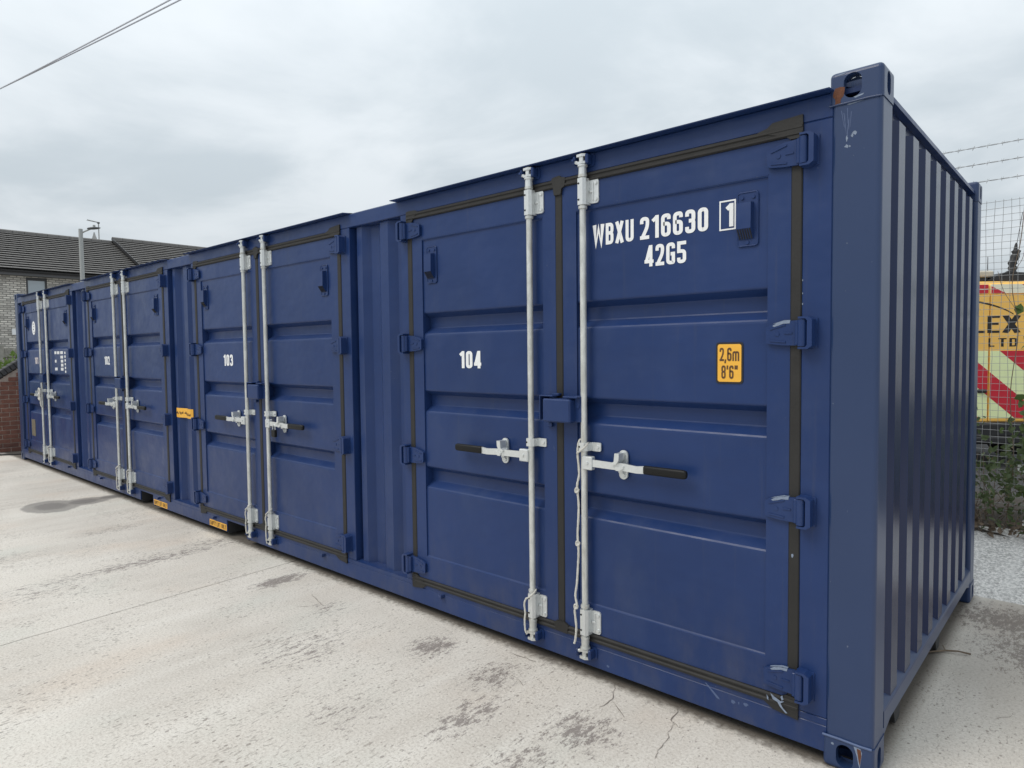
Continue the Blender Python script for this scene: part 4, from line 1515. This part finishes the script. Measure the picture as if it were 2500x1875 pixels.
leaf_cloud(mb, 5200, hedge_pt, .055, rnd)
obj('foliage', mb.mesh('foliage', M['leaf_hedge'], recalc=False), hd)
mb = MB()
for k in range(14):
    y = -2.6 + k * .37
    mb.tube([(rnd.uniform(-.2, .2), y, 0), (rnd.uniform(-.2, .2), y + .1, .6), (rnd.uniform(-.3, .3), y + rnd.uniform(-.2, .2), 1.3)], [.03, .02, .008], 6)
obj('stems', mb.mesh('stems', M['trunk'], recalc=False), hd)


def tiled_roof(x_e, z_e, x_r, z_r, y0, y1, n, parent, mat):
    """lapped courses from the eave up to the ridge, each course a thick board of tiles"""
    mb_ = MB()
    mb_.add([(x_e, y0, z_e - .03), (x_e, y1, z_e - .03), (x_r, y1, z_r - .03), (x_r, y0, z_r - .03)], [(0, 1, 2, 3)], mi=1)
    d = Vector((x_r - x_e, 0, z_r - z_e)) / n
    nrm = Vector((-(z_r - z_e), 0, x_r - x_e)).normalized()
    if nrm.z < 0:
        nrm = -nrm
    rn = random.Random(int(y0 * 10) + n)
    for k in range(n):
        b0 = Vector((x_e, 0, z_e)) + d * k + nrm * .060
        b1 = Vector((x_e, 0, z_e)) + d * (k + 1.12) + nrm * .004
        seg = 40
        for j in range(seg):
            ya, yb = y0 + (y1 - y0) * j / seg, y0 + (y1 - y0) * (j + 1) / seg - .006
            o_ = nrm * rn.uniform(-.0012, .0012)
            vs = []
            for yy in (ya, yb):
                vs += [(b0 + o_) + Vector((0, yy, 0)), (b1 + o_) + Vector((0, yy, 0)), (b0 + o_ - nrm * .034) + Vector((0, yy, 0))]
            mb_.add(vs, [(0, 1, 4, 3)])
            mb_.add(vs, [(0, 3, 5, 2)], mi=1)  # butt edge in black: the shadow line of each course put into the colour
    return obj('roof', mb_.mesh('roof', [mat, M['underlay_and_edge_shade']], recalc=False), parent)


def house(y0, y1, zr, x_f, label, wins, z_e=5.09):
    h_ = empty('brick_house', (x_f, (y0 + y1) / 2, 0))
    tag(h_, label, 'house')
    yc = (y0 + y1) / 2
    a_, b_ = y0 - yc, y1 - yc
    # front wall built round its window openings
    mb_ = MB()
    ys = sorted({a_, b_, *[w_[0] - yc for w_ in wins], *[w_[1] - yc for w_ in wins]})
    for k in range(len(ys) - 1):
        m_ = (ys[k] + ys[k + 1]) / 2
        hit = [w_ for w_ in wins if w_[0] - yc < m_ < w_[1] - yc]
        z_ = 0.0
        for w_ in sorted(hit, key=lambda q: q[2]):
            mb_.box(-.3, 0, ys[k], ys[k + 1], z_, w_[2])
            z_ = w_[3]
        mb_.box(-.3, 0, ys[k], ys[k + 1], z_, z_e - .06)
    mb_.box(-8.4, -.301, a_, a_ + .3, 0, z_e - .06)
    mb_.box(-8.4, -.301, b_ - .3, b_, 0, z_e - .06)
    for yy in (a_ + .01, b_ - .01):
        mb_.prism([(-.2, z_e - .06), (-8.2, z_e - .06), (-4.2, zr - .25)], yy - .01, yy + .01, lambda u, v, d: (u, d, v))
    obj('wall', mb_.mesh('house_wall', M['housebrick']), h_)
    rf = tiled_roof(.38, z_e + .02, -4.2, zr, a_ - .08, b_ + .08, 17, h_, M['tile'])
    mb_ = MB()
    mb_.add([(-8.8, a_ - .08, z_e), (-8.8, b_ + .08, z_e), (-4.2, b_ + .08, zr), (-4.2, a_ - .08, zr)], [(0, 1, 2, 3)])
    obj('rear_slope', mb_.mesh('rear_slope', M['tile']), rf)
    ridge_me = MB().prism([(-.13, -.04), (-.11, .05), (-.04, .10), (.04, .10), (.11, .05), (.13, -.04)], 0, .43, lambda u, v, d: (u, d, v)).mesh('ridge_tile', M['tile'])
    yy = a_ - .08
    while yy < b_ - .2:
        obj('ridge_tile', ridge_me, rf, (-4.2, yy, zr + .02))
        yy += .445
    for yy in (a_ - .10, b_ + .08):
        obj('verge_board', MB().prism([(.40, z_e - .05), (.40, z_e + .10), (-4.2, zr + .09), (-4.2, zr - .07)], yy, yy + .03, lambda u, v, d: (u, d, v)).mesh('verge_board', M['fascia']), rf)
    obj('fascia', MB().box(.26, .30, a_ - .08, b_ + .08, z_e - .20, z_e - .02).mesh('fascia', M['soffit']), h_)
    gut = [(.30 + .06 + .06 * math.cos(t_), z_e - .02 + .07 * math.sin(t_)) for t_ in [math.pi + math.pi * k / 8 for k in range(9)]]
    obj('gutter', MB().prism(gut, a_ - .08, b_ + .08, lambda u, v, d: (u, d, v)).mesh('gutter', M['fascia']), h_)
    obj('soffit', MB().box(.001, .26, a_ - .08, b_ + .08, z_e - .20, z_e - .17).mesh('soffit', M['fascia']), h_)
    for w_ in wins:
        ya, yb, za, zb_ = w_[0] - yc, w_[1] - yc, w_[2], w_[3]
        wn_ = obj('window', MB().box(-.10, -.04, ya, ya + .07, za, zb_).box(-.10, -.04, yb - .07, yb, za, zb_).box(-.10, -.04, ya + .07, yb - .07, za, za + .07).box(-.10, -.04, ya + .07, yb - .07, zb_ - .12, zb_).mesh('window_frame', M['frame']), h_)
        obj('pane', MB().box(-.075, -.065, ya + .07, yb - .07, za + .07, zb_ - .12).mesh('pane', M['glass']), wn_)
        obj('sill', MB().box(-.04, .06, ya - .05, yb + .05, za - .06, za - .001).mesh('sill', M['soffit']), wn_)
    return h_


h1 = house(-3.4, 8.95, 7.22, -32.0, 'pale brick house with long dark tiled roof behind the container', [(4.50, 5.22, 3.55, 4.86), (4.3, 5.4, 1.0, 2.2), (0.4, 1.6, 3.55, 4.86), (7.0, 8.1, 3.55, 4.86)])
h2 = house(9.06, 19.5, 7.38, -31.85, 'farther tiled house whose gable verge rises above the long roof', [(11.0, 12.1, 3.55, 4.86), (15.0, 16.1, 3.55, 4.86)], z_e=5.2)
lt = obj('wall_lamp', MB().box(.0, .10, 4.01 - 2.775 - .06, 4.01 - 2.775 + .07, 2.52, 2.76, .02).mesh('wall_lamp', M['white']), h1)

# street lamp
sl_ = empty('street_lamp', (-21.9, 3.67, 0))
tag(sl_, 'grey street lamp column with short arm and flat lantern before the house', 'street lamp')
obj('column', MB().cyl((0, 0, 0), (0, 0, 1.3), .085, 14, .08).cyl((0, 0, 1.3), (0, 0, 5.35), .066, 14, .055).cyl((0, 0, 5.35), (0, 0, 5.36), .055, 14, .02).mesh('column', M['lampgrey']), sl_)
ad = (rt.xy.normalized())
adv = Vector((ad.x, ad.y, 0))
obj('arm', MB().tube([(0, 0, 5.22), adv * .12 + Vector((0, 0, 5.28)), adv * .30 + Vector((0, 0, 5.35))], .022, 8).mesh('arm', M['lampgrey']), sl_)
mb = MB()
secs = [(.20, .02, .02), (.25, .06, .030), (.34, .09, .038), (.45, .09, .034), (.53, .06, .022), (.58, .02, .010)]
pv = Vector((-adv.y, adv.x, 0))
vs = []
for dd, w_, hh in secs:
    for k in range(8):
        a_ = 2 * math.pi * k / 8
        vs.append(adv * dd + pv * (w_ * math.cos(a_)) + Vector((0, 0, 5.36 + .05 * (dd - .22) + hh * math.sin(a_))))
n = 8
mb.add(vs, [(i * n + k, i * n + (k + 1) % n, (i + 1) * n + (k + 1) % n, (i + 1) * n + k) for i in range(len(secs) - 1) for k in range(n)], True)
mb.add(vs[:n], [tuple(range(n))]); mb.add(vs[-n:], [tuple(range(n))])
obj('lantern', mb.mesh('lantern', M['lantern']), sl_)
obj('photocell', MB().cyl(adv * .40 + Vector((0, 0, 5.40)), adv * .40 + Vector((0, 0, 5.46)), .035, 10).mesh('photocell', M['lampgrey']), sl_)


def at(x, y, Z):        # photograph pixel at a chosen depth (used to measure the place)
    return CAM + (fw + rt * ((x - 1250) / 1628.28) - up * ((y - 937.5) / 1628.28)) * Z


# roof aerials: they stand on the roof slope of the long house
def aerial(base, hgt, label, boom, els):
    o = empty('tv_aerial', base)
    tag(o, label, 'aerial')
    obj('mast', MB().cyl((0, 0, -.1), (0, 0, hgt), .028, 8).mesh('mast', M['lampgrey']), o)
    mb_ = MB()
    a_, b_ = Vector(boom[0]), Vector(boom[1])
    mb_.cyl(a_, b_, .022, 6)
    obj('boom', mb_.mesh('boom', M['lampgrey']), o)
    mb_ = MB()
    dn = (b_ - a_).normalized()
    side = dn.cross(Vector((0, 0, 1))).normalized()
    for k, (f_, w_, tilt) in enumerate(els):
        q = a_.lerp(b_, f_)
        sd = side * math.cos(tilt) + Vector((0, 0, 1)) * math.sin(tilt)
        mb_.cyl(q - sd * w_, q + sd * w_, .013, 5)
    e_ = obj('elements', mb_.mesh('elements', M['lampgrey']), o)
    e_['kind'] = 'stuff'
    obj('clamp', MB().box(-.05, .05, -.05, .05, hgt - .08, hgt, .01).mesh('clamp', M['lantern']), o)
    return o


b = at(243, 612, 34.5)
aerial(b, at(238, 543, 34.5).z - b.z, 'tall thin television aerial on the long tiled roof right of the street lamp', (at(213, 537, 34.2) - b, at(239, 543, 34.5) - b), [(k / 9, .16 - .006 * k, 0) for k in range(10)])
b2 = at(231, 594, 35.5)
o2 = empty('log_aerial', b2)
tag(o2, 'short leaf shaped aerial on the roof ridge under the tall aerial', 'aerial')
obj('mast', MB().cyl((0, 0, -.15), (0, 0, .25), .03, 8).mesh('mast', M['lampgrey']), o2)
ring_ = [(0, .0, 0.0), (.09, .0, .13), (.12, 0, .26), (.06, 0, .42), (.02, 0, .58), (-.02, 0, .58), (-.06, 0, .42), (-.12, 0, .26), (-.09, 0, .13)]
rw = Vector((rt.x, rt.y, 0)).normalized()
poly = [(q[0], q[2]) for q in ring_]
obj('reflector', MB().prism(poly, -.02, .02, lambda u, v, d: tuple(rw * u + Vector((0, 0, v)) + Vector((-rw.y, rw.x, 0)) * d)).mesh('reflector', M['lampgrey']), o2)

# overhead service cables
ends = [gp(0, 217, 6.5), gp(320, 66, 6.5), gp(437, 0, 6.5)]
dirv = (ends[0] - ends[2]).normalized()


def cable_line(a_, b_, ext0, ext1, sag, label):
    a_, b_ = Vector(a_), Vector(b_)
    d_ = (b_ - a_).normalized()
    p0, p1 = a_ - d_ * ext0, b_ + d_ * ext1
    pts = []
    for k in range(41):
        t_ = k / 40
        q = p0.lerp(p1, t_)
        q.z += sag * ((t_ - .45) ** 2) - .0
        pts.append(q)
    o = obj('overhead_cable', MB().tube(pts, .012, 6).mesh('overhead_cable', M['cable']))
    tag(o, label, 'cable', 'overhead cables')


cable_line(ends[0], gp(437, 0, 6.5), 16, 10, 1.2, 'upper of two grey overhead cables crossing the top left of the sky')
cable_line(ends[0], gp(463, 0, 6.5), 16, 10, 1.2, 'lower of two grey overhead cables, splitting off to the right')

# ------------------------------------------------------------------ right: mesh fence, barbed wire, plants, van, stick
FY = 3.5
mf = empty('mesh_fence', (0, FY, .25))
tag(mf, 'square wire mesh fence topped with barbed wire behind the container', 'fence')
mb = MB()
rnd = random.Random(4)
x = -3.0
k = 0
while x <= 2.8:
    nz = 14
    pts = [(x + .004 * math.sin(j * 1.7 + k), .004 * math.sin(j * .9 + k * .7), .10 + (2.43 - .10) * j / nz) for j in range(nz + 1)]
    mb.tube(pts, .0020, 4, caps=False)
    x += .05
    k += 1
z = .12
while z <= 2.432:
    pts = [(-3.0 + 5.8 * j / 40, -.003 + .004 * math.sin(j * .8 + z * 9), z + .004 * math.sin(j * .6 + z * 5)) for j in range(41)]
    mb.tube(pts, .0020, 4, caps=False)
    z += .05
wm_ = obj('wire_mesh', mb.mesh('wire_mesh', M['wire'], recalc=False), mf)
wm_['kind'] = 'stuff'
for zz in (2.590, 2.722, 2.850):
    mb = MB()
    for ph in (0, math.pi):
        mb.tube([(-3.0 + 5.8 * j / 200, .003 * math.sin(j * 1.3 + ph), zz + .003 * math.cos(j * 1.3 + ph) + .01 * math.sin(j * .05)) for j in range(201)], .0018, 4, caps=False)
    for j in range(64):
        xx = -2.95 + j * .092
        zc = zz + .01 * math.sin((xx + 3) / 5.8 * 200 * .05)
        for a_ in (.6, 2.2):
            dx, dz = .010 * math.cos(a_ + j), .016
            mb.tube([(xx - .006, -.012 * math.cos(a_), zc - dz), (xx + dx, .012 * math.sin(a_), zc + dz)], .0014, 4)
    obj('barbed_wire', mb.mesh('barbed_wire', M['wire'], recalc=False), mf)
for xx in (-2.9, -.75, 1.7):
    obj('fence_post', MB().cyl((xx, .03, -.4), (xx, .03, 2.9), .024, 10).mesh('fence_post', M['lampgrey']), mf)

# stick lying on the concrete beside the container
a_, b_, c_ = gp(2262, 1592, .012), gp(2308, 1588, .012), gp(2370, 1597, .012)
st_ = obj('stick', MB().tube([a_ - Vector((.15, .02, 0)), a_, b_, b_.lerp(c_, .5) + Vector((0, 0, .006)), c_], [.003, .004, .005, .004, .005], 7).tube([b_, b_ + Vector((-.02, .05, .006))], .0025, 6).mesh('stick', M['twig']))
tag(st_, 'thin dark broken stick lying on the concrete under the container end', 'stick')

# plants growing at and through the fence
rnd = random.Random(9)
bush = empty('bramble_bush', (0.1, 3.55, .25))
tag(bush, 'dark tangled bramble bush growing along the foot of the mesh fence', 'bush')
mb = MB()


def bush_pt():
    while True:
        x, y, z = rnd.uniform(-2.6, 2.2), rnd.uniform(-.28, .55), rnd.uniform(0, 1.0)
        top = .62 + .20 * math.sin(x * 3.1 + .5) + .12 * math.sin(x * 9)
        if z < top * (1 - .5 * max(0, -y) / .3) and rnd.random() < .35 + .65 * z / top:
            return (x, y, z)


leaf_cloud(mb, 3600, bush_pt, .024, rnd, .35)
for k in range(70):          # leafy sprays standing out of the mass
    x, y = rnd.uniform(-2.4, 2.1), rnd.uniform(-.30, .25)
    hh, lx = rnd.uniform(.35, 1.05), rnd.gauss(0, .16)
    leaf_cloud(mb, 26, lambda: (lambda f: (x + lx * f + rnd.gauss(0, .022), y + rnd.gauss(0, .03), hh * f + rnd.gauss(0, .015)))(rnd.uniform(.25, 1)), .027, rnd, .4)
f_ = obj('foliage', mb.mesh('foliage', M['leaf_dark'], recalc=False), bush)
mb = MB()
for k in range(260):
    x, y = rnd.uniform(-2.5, 2.2), rnd.uniform(-.28, .4)
    h_ = rnd.uniform(.05, .55)
    lean = rnd.gauss(0, .22)
    mb.tube([(x, y, -.03), (x + lean * .5, y + rnd.gauss(0, .05), h_ * .6), (x + lean, y + rnd.gauss(0, .08), h_ + rnd.uniform(-.2, .12))], [.0035, .003, .0015], 4)
for k in range(200):
    x, y = rnd.uniform(-2.5, 2.2), rnd.uniform(-.34, .05)
    a_ = rnd.uniform(0, 6.28)
    ln = rnd.uniform(.06, .2)
    z = rnd.uniform(-.02, .12)
    mb.tube([(x, y, z), (x + ln * math.cos(a_), y + ln * .5 * math.sin(a_), z + rnd.uniform(-.02, .05))], .0028, 4)
obj('twigs', mb.mesh('twigs', M['twig'], recalc=False), bush)['kind'] = 'stuff'
# litter of dry leaves at the bank edge
mb = MB()
leaf_cloud(mb, 500, lambda: (rnd.uniform(-1.0, 1.0), rnd.gauss(-.22, .07), rnd.uniform(-.03, .06)), .022, rnd)
obj('leaf_litter', mb.mesh('leaf_litter', M['twig'], recalc=False), bush)['kind'] = 'stuff'

iv = empty('climbing_bindweed', (.24, 3.5, .25))
tag(iv, 'green bindweed climbing the mesh fence at the right edge, with white flowers', 'climber')
mb = MB()
stems = []
for k in range(5):
    x = rnd.uniform(-.05, .5)
    pts = [(x, -.02, 0)]
    for j in range(12):
        pts.append((max(-.14 + .12 * (k > 0), x + .04 * math.sin(j * 1.1 + k * 2) + rnd.gauss(0, .015)), -.012 + .014 * math.sin(j * 1.9), .15 * (j + 1)))
    stems.append(pts)
    mb.tube(rounded3(pts, 3), .003, 5)
obj('stems', mb.mesh('stems', M['twig'], recalc=False), iv)
mb = MB()


def ivy_pt():
    s_ = rnd.choice(stems)
    q = s_[rnd.randrange(1, len(s_))]
    return (q[0] + rnd.gauss(0, .045), q[1] - abs(rnd.gauss(0, .02)), q[2] + rnd.gauss(0, .06))


leaf_cloud(mb, 260, ivy_pt, .036, rnd, .1, .75)
obj('foliage', mb.mesh('foliage', M['leaf_ivy'], recalc=False), iv)
for fx, fz in ((-.085, .455), (-.05, .05), (.1, .7)):
    mb = MB()
    for j in range(5):
        a_ = 2 * math.pi * j / 5
        mb.add([(0, 0, 0), (.03 * math.cos(a_ - .5), -.018, .03 * math.sin(a_ - .5)), (.034 * math.cos(a_), -.022, .034 * math.sin(a_)), (.03 * math.cos(a_ + .5), -.018, .03 * math.sin(a_ + .5))], [(0, 1, 2, 3)])
    obj('flower', mb.mesh('flower', M['petal'], recalc=False), iv, (fx, -.03, fz))
# bare climbing shoot with a few leaves reaching the top of the fence
sh = empty('climbing_shoot', (.08, 3.48, .25))
tag(sh, 'thin bare shoot twining up the mesh fence towards the barbed wire', 'climber')
pts = [(-.02, 0, 0), (.02, -.015, .5), (-.01, .01, 1.0), (.03, -.015, 1.45), (-.015, .01, 1.8), (.03, -.01, 2.1), (.05, 0, 2.38)]
mb = MB().tube(rounded3(pts), .003, 5)
mb.tube(rounded3([(.02, 0, 1.6), (-.06, -.02, 1.75), (-.10, -.01, 1.9)]), .002, 4)
mb.tube(rounded3([(.0, 0, 1.9), (.05, -.02, 2.0), (.06, -.01, 2.2)]), .002, 4)
obj('stem', mb.mesh('stem', M['twig'], recalc=False), sh)

# yellow van parked beyond the fence, rear towards us
TH = math.radians(39.5)
vo = at(2411, 862, 9.0)
van = empty('parked_van', (vo.x, vo.y, 0), (0, 0, TH))
tag(van, 'yellow van with red and lime chevrons on its rear, parked beyond the mesh fence', 'van')
# body: cross-sections along its length (half width, floor, roof)
secs = [(.0, .97, .52, 2.42), (.04, 1.0, .50, 2.48), (.3, 1.01, .46, 2.50), (2.6, 1.02, .44, 2.50), (3.5, 1.01, .44, 2.46), (4.1, .98, .42, 1.95), (4.5, .95, .42, 1.35), (5.2, .88, .42, 1.12), (5.4, .80, .45, .9)]


def van_ring(hw, z0, z1):
    t_ = .09
    return [(-hw * .96, z0), (-hw, z0 + .18), (-hw, z0 + (z1 - z0) * .55), (-hw * (1 - t_), z1 - .12), (-hw * (1 - t_) + .08, z1), (hw * (1 - t_) - .08, z1), (hw * (1 - t_), z1 - .12), (hw, z0 + (z1 - z0) * .55), (hw, z0 + .18), (hw * .96, z0)]


mb = MB()
vs = []
for yy, hw, z0, z1 in secs:
    vs += [(x, yy, z) for x, z in van_ring(hw, z0, z1)]
n = 10
mb.add(vs, [(i * n + k, i * n + (k + 1) % n, (i + 1) * n + (k + 1) % n, (i + 1) * n + k) for i in range(len(secs) - 1) for k in range(n)])
mb.add(vs[:n], [tuple(range(n))]); mb.add(vs[-n:], [tuple(range(n))])
obj('body', mb.mesh('van_body', M['vanyellow']), van)


def clip(poly, a, b, c_):
    """keep a*x + b*z <= c"""
    out = []
    for i in range(len(poly)):
        p_, q = poly[i - 1], poly[i]
        fp, fq = a * p_[0] + b * p_[1] - c_, a * q[0] + b * q[1] - c_
        if fp <= 0:
            if fq <= 0: out.append(q)
            else:
                t_ = fp / (fp - fq); out.append((p_[0] + (q[0] - p_[0]) * t_, p_[1] + (q[1] - p_[1]) * t_))
        elif fq <= 0:
            t_ = fp / (fp - fq); out.append((p_[0] + (q[0] - p_[0]) * t_, p_[1] + (q[1] - p_[1]) * t_)); out.append(q)
    return out


for s in (-1, 1):
    dr = obj('rear_door', MB().prism([(s * .008, .60), (s * .93, .60), (s * .95, 1.2), (s * .94, 1.7), (s * .90, 2.30), (s * .008, 2.30)], -.030, -.004, xzy).mesh('rear_door', M['vanyellow']), van)
    panel = [(s * .015, .635), (s * .92, .635), (s * .945, 1.2), (s * .945, 1.545), (s * .015, 1.545)]
    obj('chevron_panel', MB().prism(panel, -.0325, -.0302, xzy).mesh('chevron_panel', M['vanlime']), dr)
    for k in range(-4, 5):
        # diagonal red bands falling to the right
        top = 1.27 + k * .73
        pc = clip(clip(panel, .84, 1, top), -.84, -1, -(top - .34))
        if len(pc) >= 3:
            obj('chevron_stripe', MB().prism(pc, -.0345, -.0326, xzy).mesh('chevron_stripe', M['vanred']), dr)
    obj('door_handle', MB().box(s * .03, s * .15, -.06, -.031, .98, 1.03, .01).mesh('door_handle', M['vanblack']), dr) if s < 0 else None
    obj('tail_light', MB().box(s * .955, s * 1.0, -.03, .05, 1.0, 1.5, .01).mesh('tail_light', M['vanred']), van)
    # cream and red band over the doors
    band = [(s * .02, 2.315), (s * .90, 2.315), (s * .885, 2.435), (s * .02, 2.435)]
    hb = obj('header_band', MB().prism(band, -.020, .02, xzy).mesh('header_band', M['vancream']), van)
    for k in range(-3, 4):
        top = 2.42 + k * .42
        pc = clip(clip(band, .50, 1, top), -.50, -1, -(top - .20))
        for z0, z1 in ((2.318, 2.368), (2.378, 2.432)):
            pq = clip(clip(pc, 0, 1, z1), 0, -1, -z0) if len(pc) > 2 else []
            if len(pq) >= 3:
                obj('header_stripe', MB().prism(pq, -.0225, -.0202, xzy).mesh('header_stripe', M['vanred']), hb)
    for yy in (.9, 4.3):
        wh = obj('wheel', MB().cyl((s * .78, yy, .34), (s * .98, yy, .34), .34, 24).mesh('tyre', M['tyre']), van)
        obj('rim', MB().cyl((s * .96, yy, .34), (s * .985, yy, .34), .2, 18).mesh('rim', M['lampgrey']), wh)
    obj('side_window', MB().prism([(3.0, 1.5), (3.9, 1.5), (3.6, 2.05), (3.0, 2.05)], s * .985, s * 1.012, yz).mesh('side_window', M['glass']), van)
obj('windscreen', MB().prism([(-.8, 0), (.8, 0), (.72, .72), (-.72, .72)], -.012, .012, lambda u, v, d: (u, 4.40 - v * .62 + d, 1.52 + v * .95 + d)).mesh('windscreen', M['glass']), van)
obj('bumper', MB().box(-.98, .98, -.10, .10, .38, .58, .03).mesh('bumper', M['vanblack']), van)
obj('step', MB().box(-.7, .7, -.16, -.02, .30, .40, .02).mesh('step', M['vanblack']), van)
vf = lambda x, z, e: (x, -.0312 - e, z)
mb = MB()
lettering(mb, 'L', -.21, 1.785, .232, .15, t=.135, fn=vf)
lettering(mb, 'E', -.03, 1.785, .232, .16, t=.135, fn=vf)
lettering(mb, 'X', .165, 1.785, .232, .24, t=.15, fn=vf)
lettering(mb, 'L', -.012, 1.600, .115, .080, t=.14, fn=vf)
lettering(mb, 'T', .118, 1.600, .115, .105, t=.14, fn=vf)
lettering(mb, 'D', .262, 1.600, .115, .105, t=.14, fn=vf)
arc = [Vector((-.75 + 1.17 * math.cos(a_) * 1.0, 1.87 + .385 * math.sin(a_))) for a_ in [math.radians(122 - k * 4.2) for k in range(24)]]
for i in range(len(arc) - 1):
    a0, a1 = arc[i], arc[i + 1]
    w0 = .012 + .014 * math.sin(math.pi * min(1, i / 23))
    mb.add([vf(a0.x, a0.y - w0 * .5, .0002), vf(a1.x, a1.y - w0 * .5, .0002), vf(a1.x, a1.y + w0 * .5, .0002), vf(a0.x, a0.y + w0 * .5, .0002)], [(0, 1, 2, 3)])
obj('lettering', mb.mesh('van_lettering', M['black'], recalc=False), van)
# roof gear: pale light bar on the left, black hood with a stubby stack on the right
lb = obj('light_bar', MB().box(-.75, .17, .15, .38, 2.55, 2.64, .02).mesh('light_bar', M['beige']), van)
obj('light_bar_base', MB().box(-.72, .10, .17, .36, 2.49, 2.549, .01).mesh('light_bar_base', M['vanblack']), lb)
obj('roof_hood', MB().prism([(.06, 2.495), (.20, 2.575), (.33, 2.615), (.62, 2.60), (.80, 2.53), (.84, 2.495)], .12, .62, xzy).mesh('roof_hood', M['vanblack']), van)
rnd = random.Random(2)
mb = MB()
pts, rs = [], []
for k in range(12):
    pts.append((.485 + .035 * math.sin(k * .9) * .3 + k * .006, .3, 2.585 + k * .033))
    rs.append(.092 - .042 * min(1, k / 2.0) + .010 * math.sin(k * 2.7) - (.03 if k == 11 else 0))
mb.tube(pts, rs, 10)
mb.tube([(.54, .3, 2.93), (.548, .3, 3.0), (.552, .3, 3.03)], [.026, .018, .010], 8)
mb.cyl((.555, .3, 3.0), (.625, .3, 3.45), .004, 5)
obj('roof_stack', mb.mesh('roof_stack', M['vanblack']), van)
obj('whip_aerial', MB().cyl((.205, .35, 2.56), (.205, .35, 2.85), .007, 6, .004).mesh('whip_aerial', M['vanblack']), van)
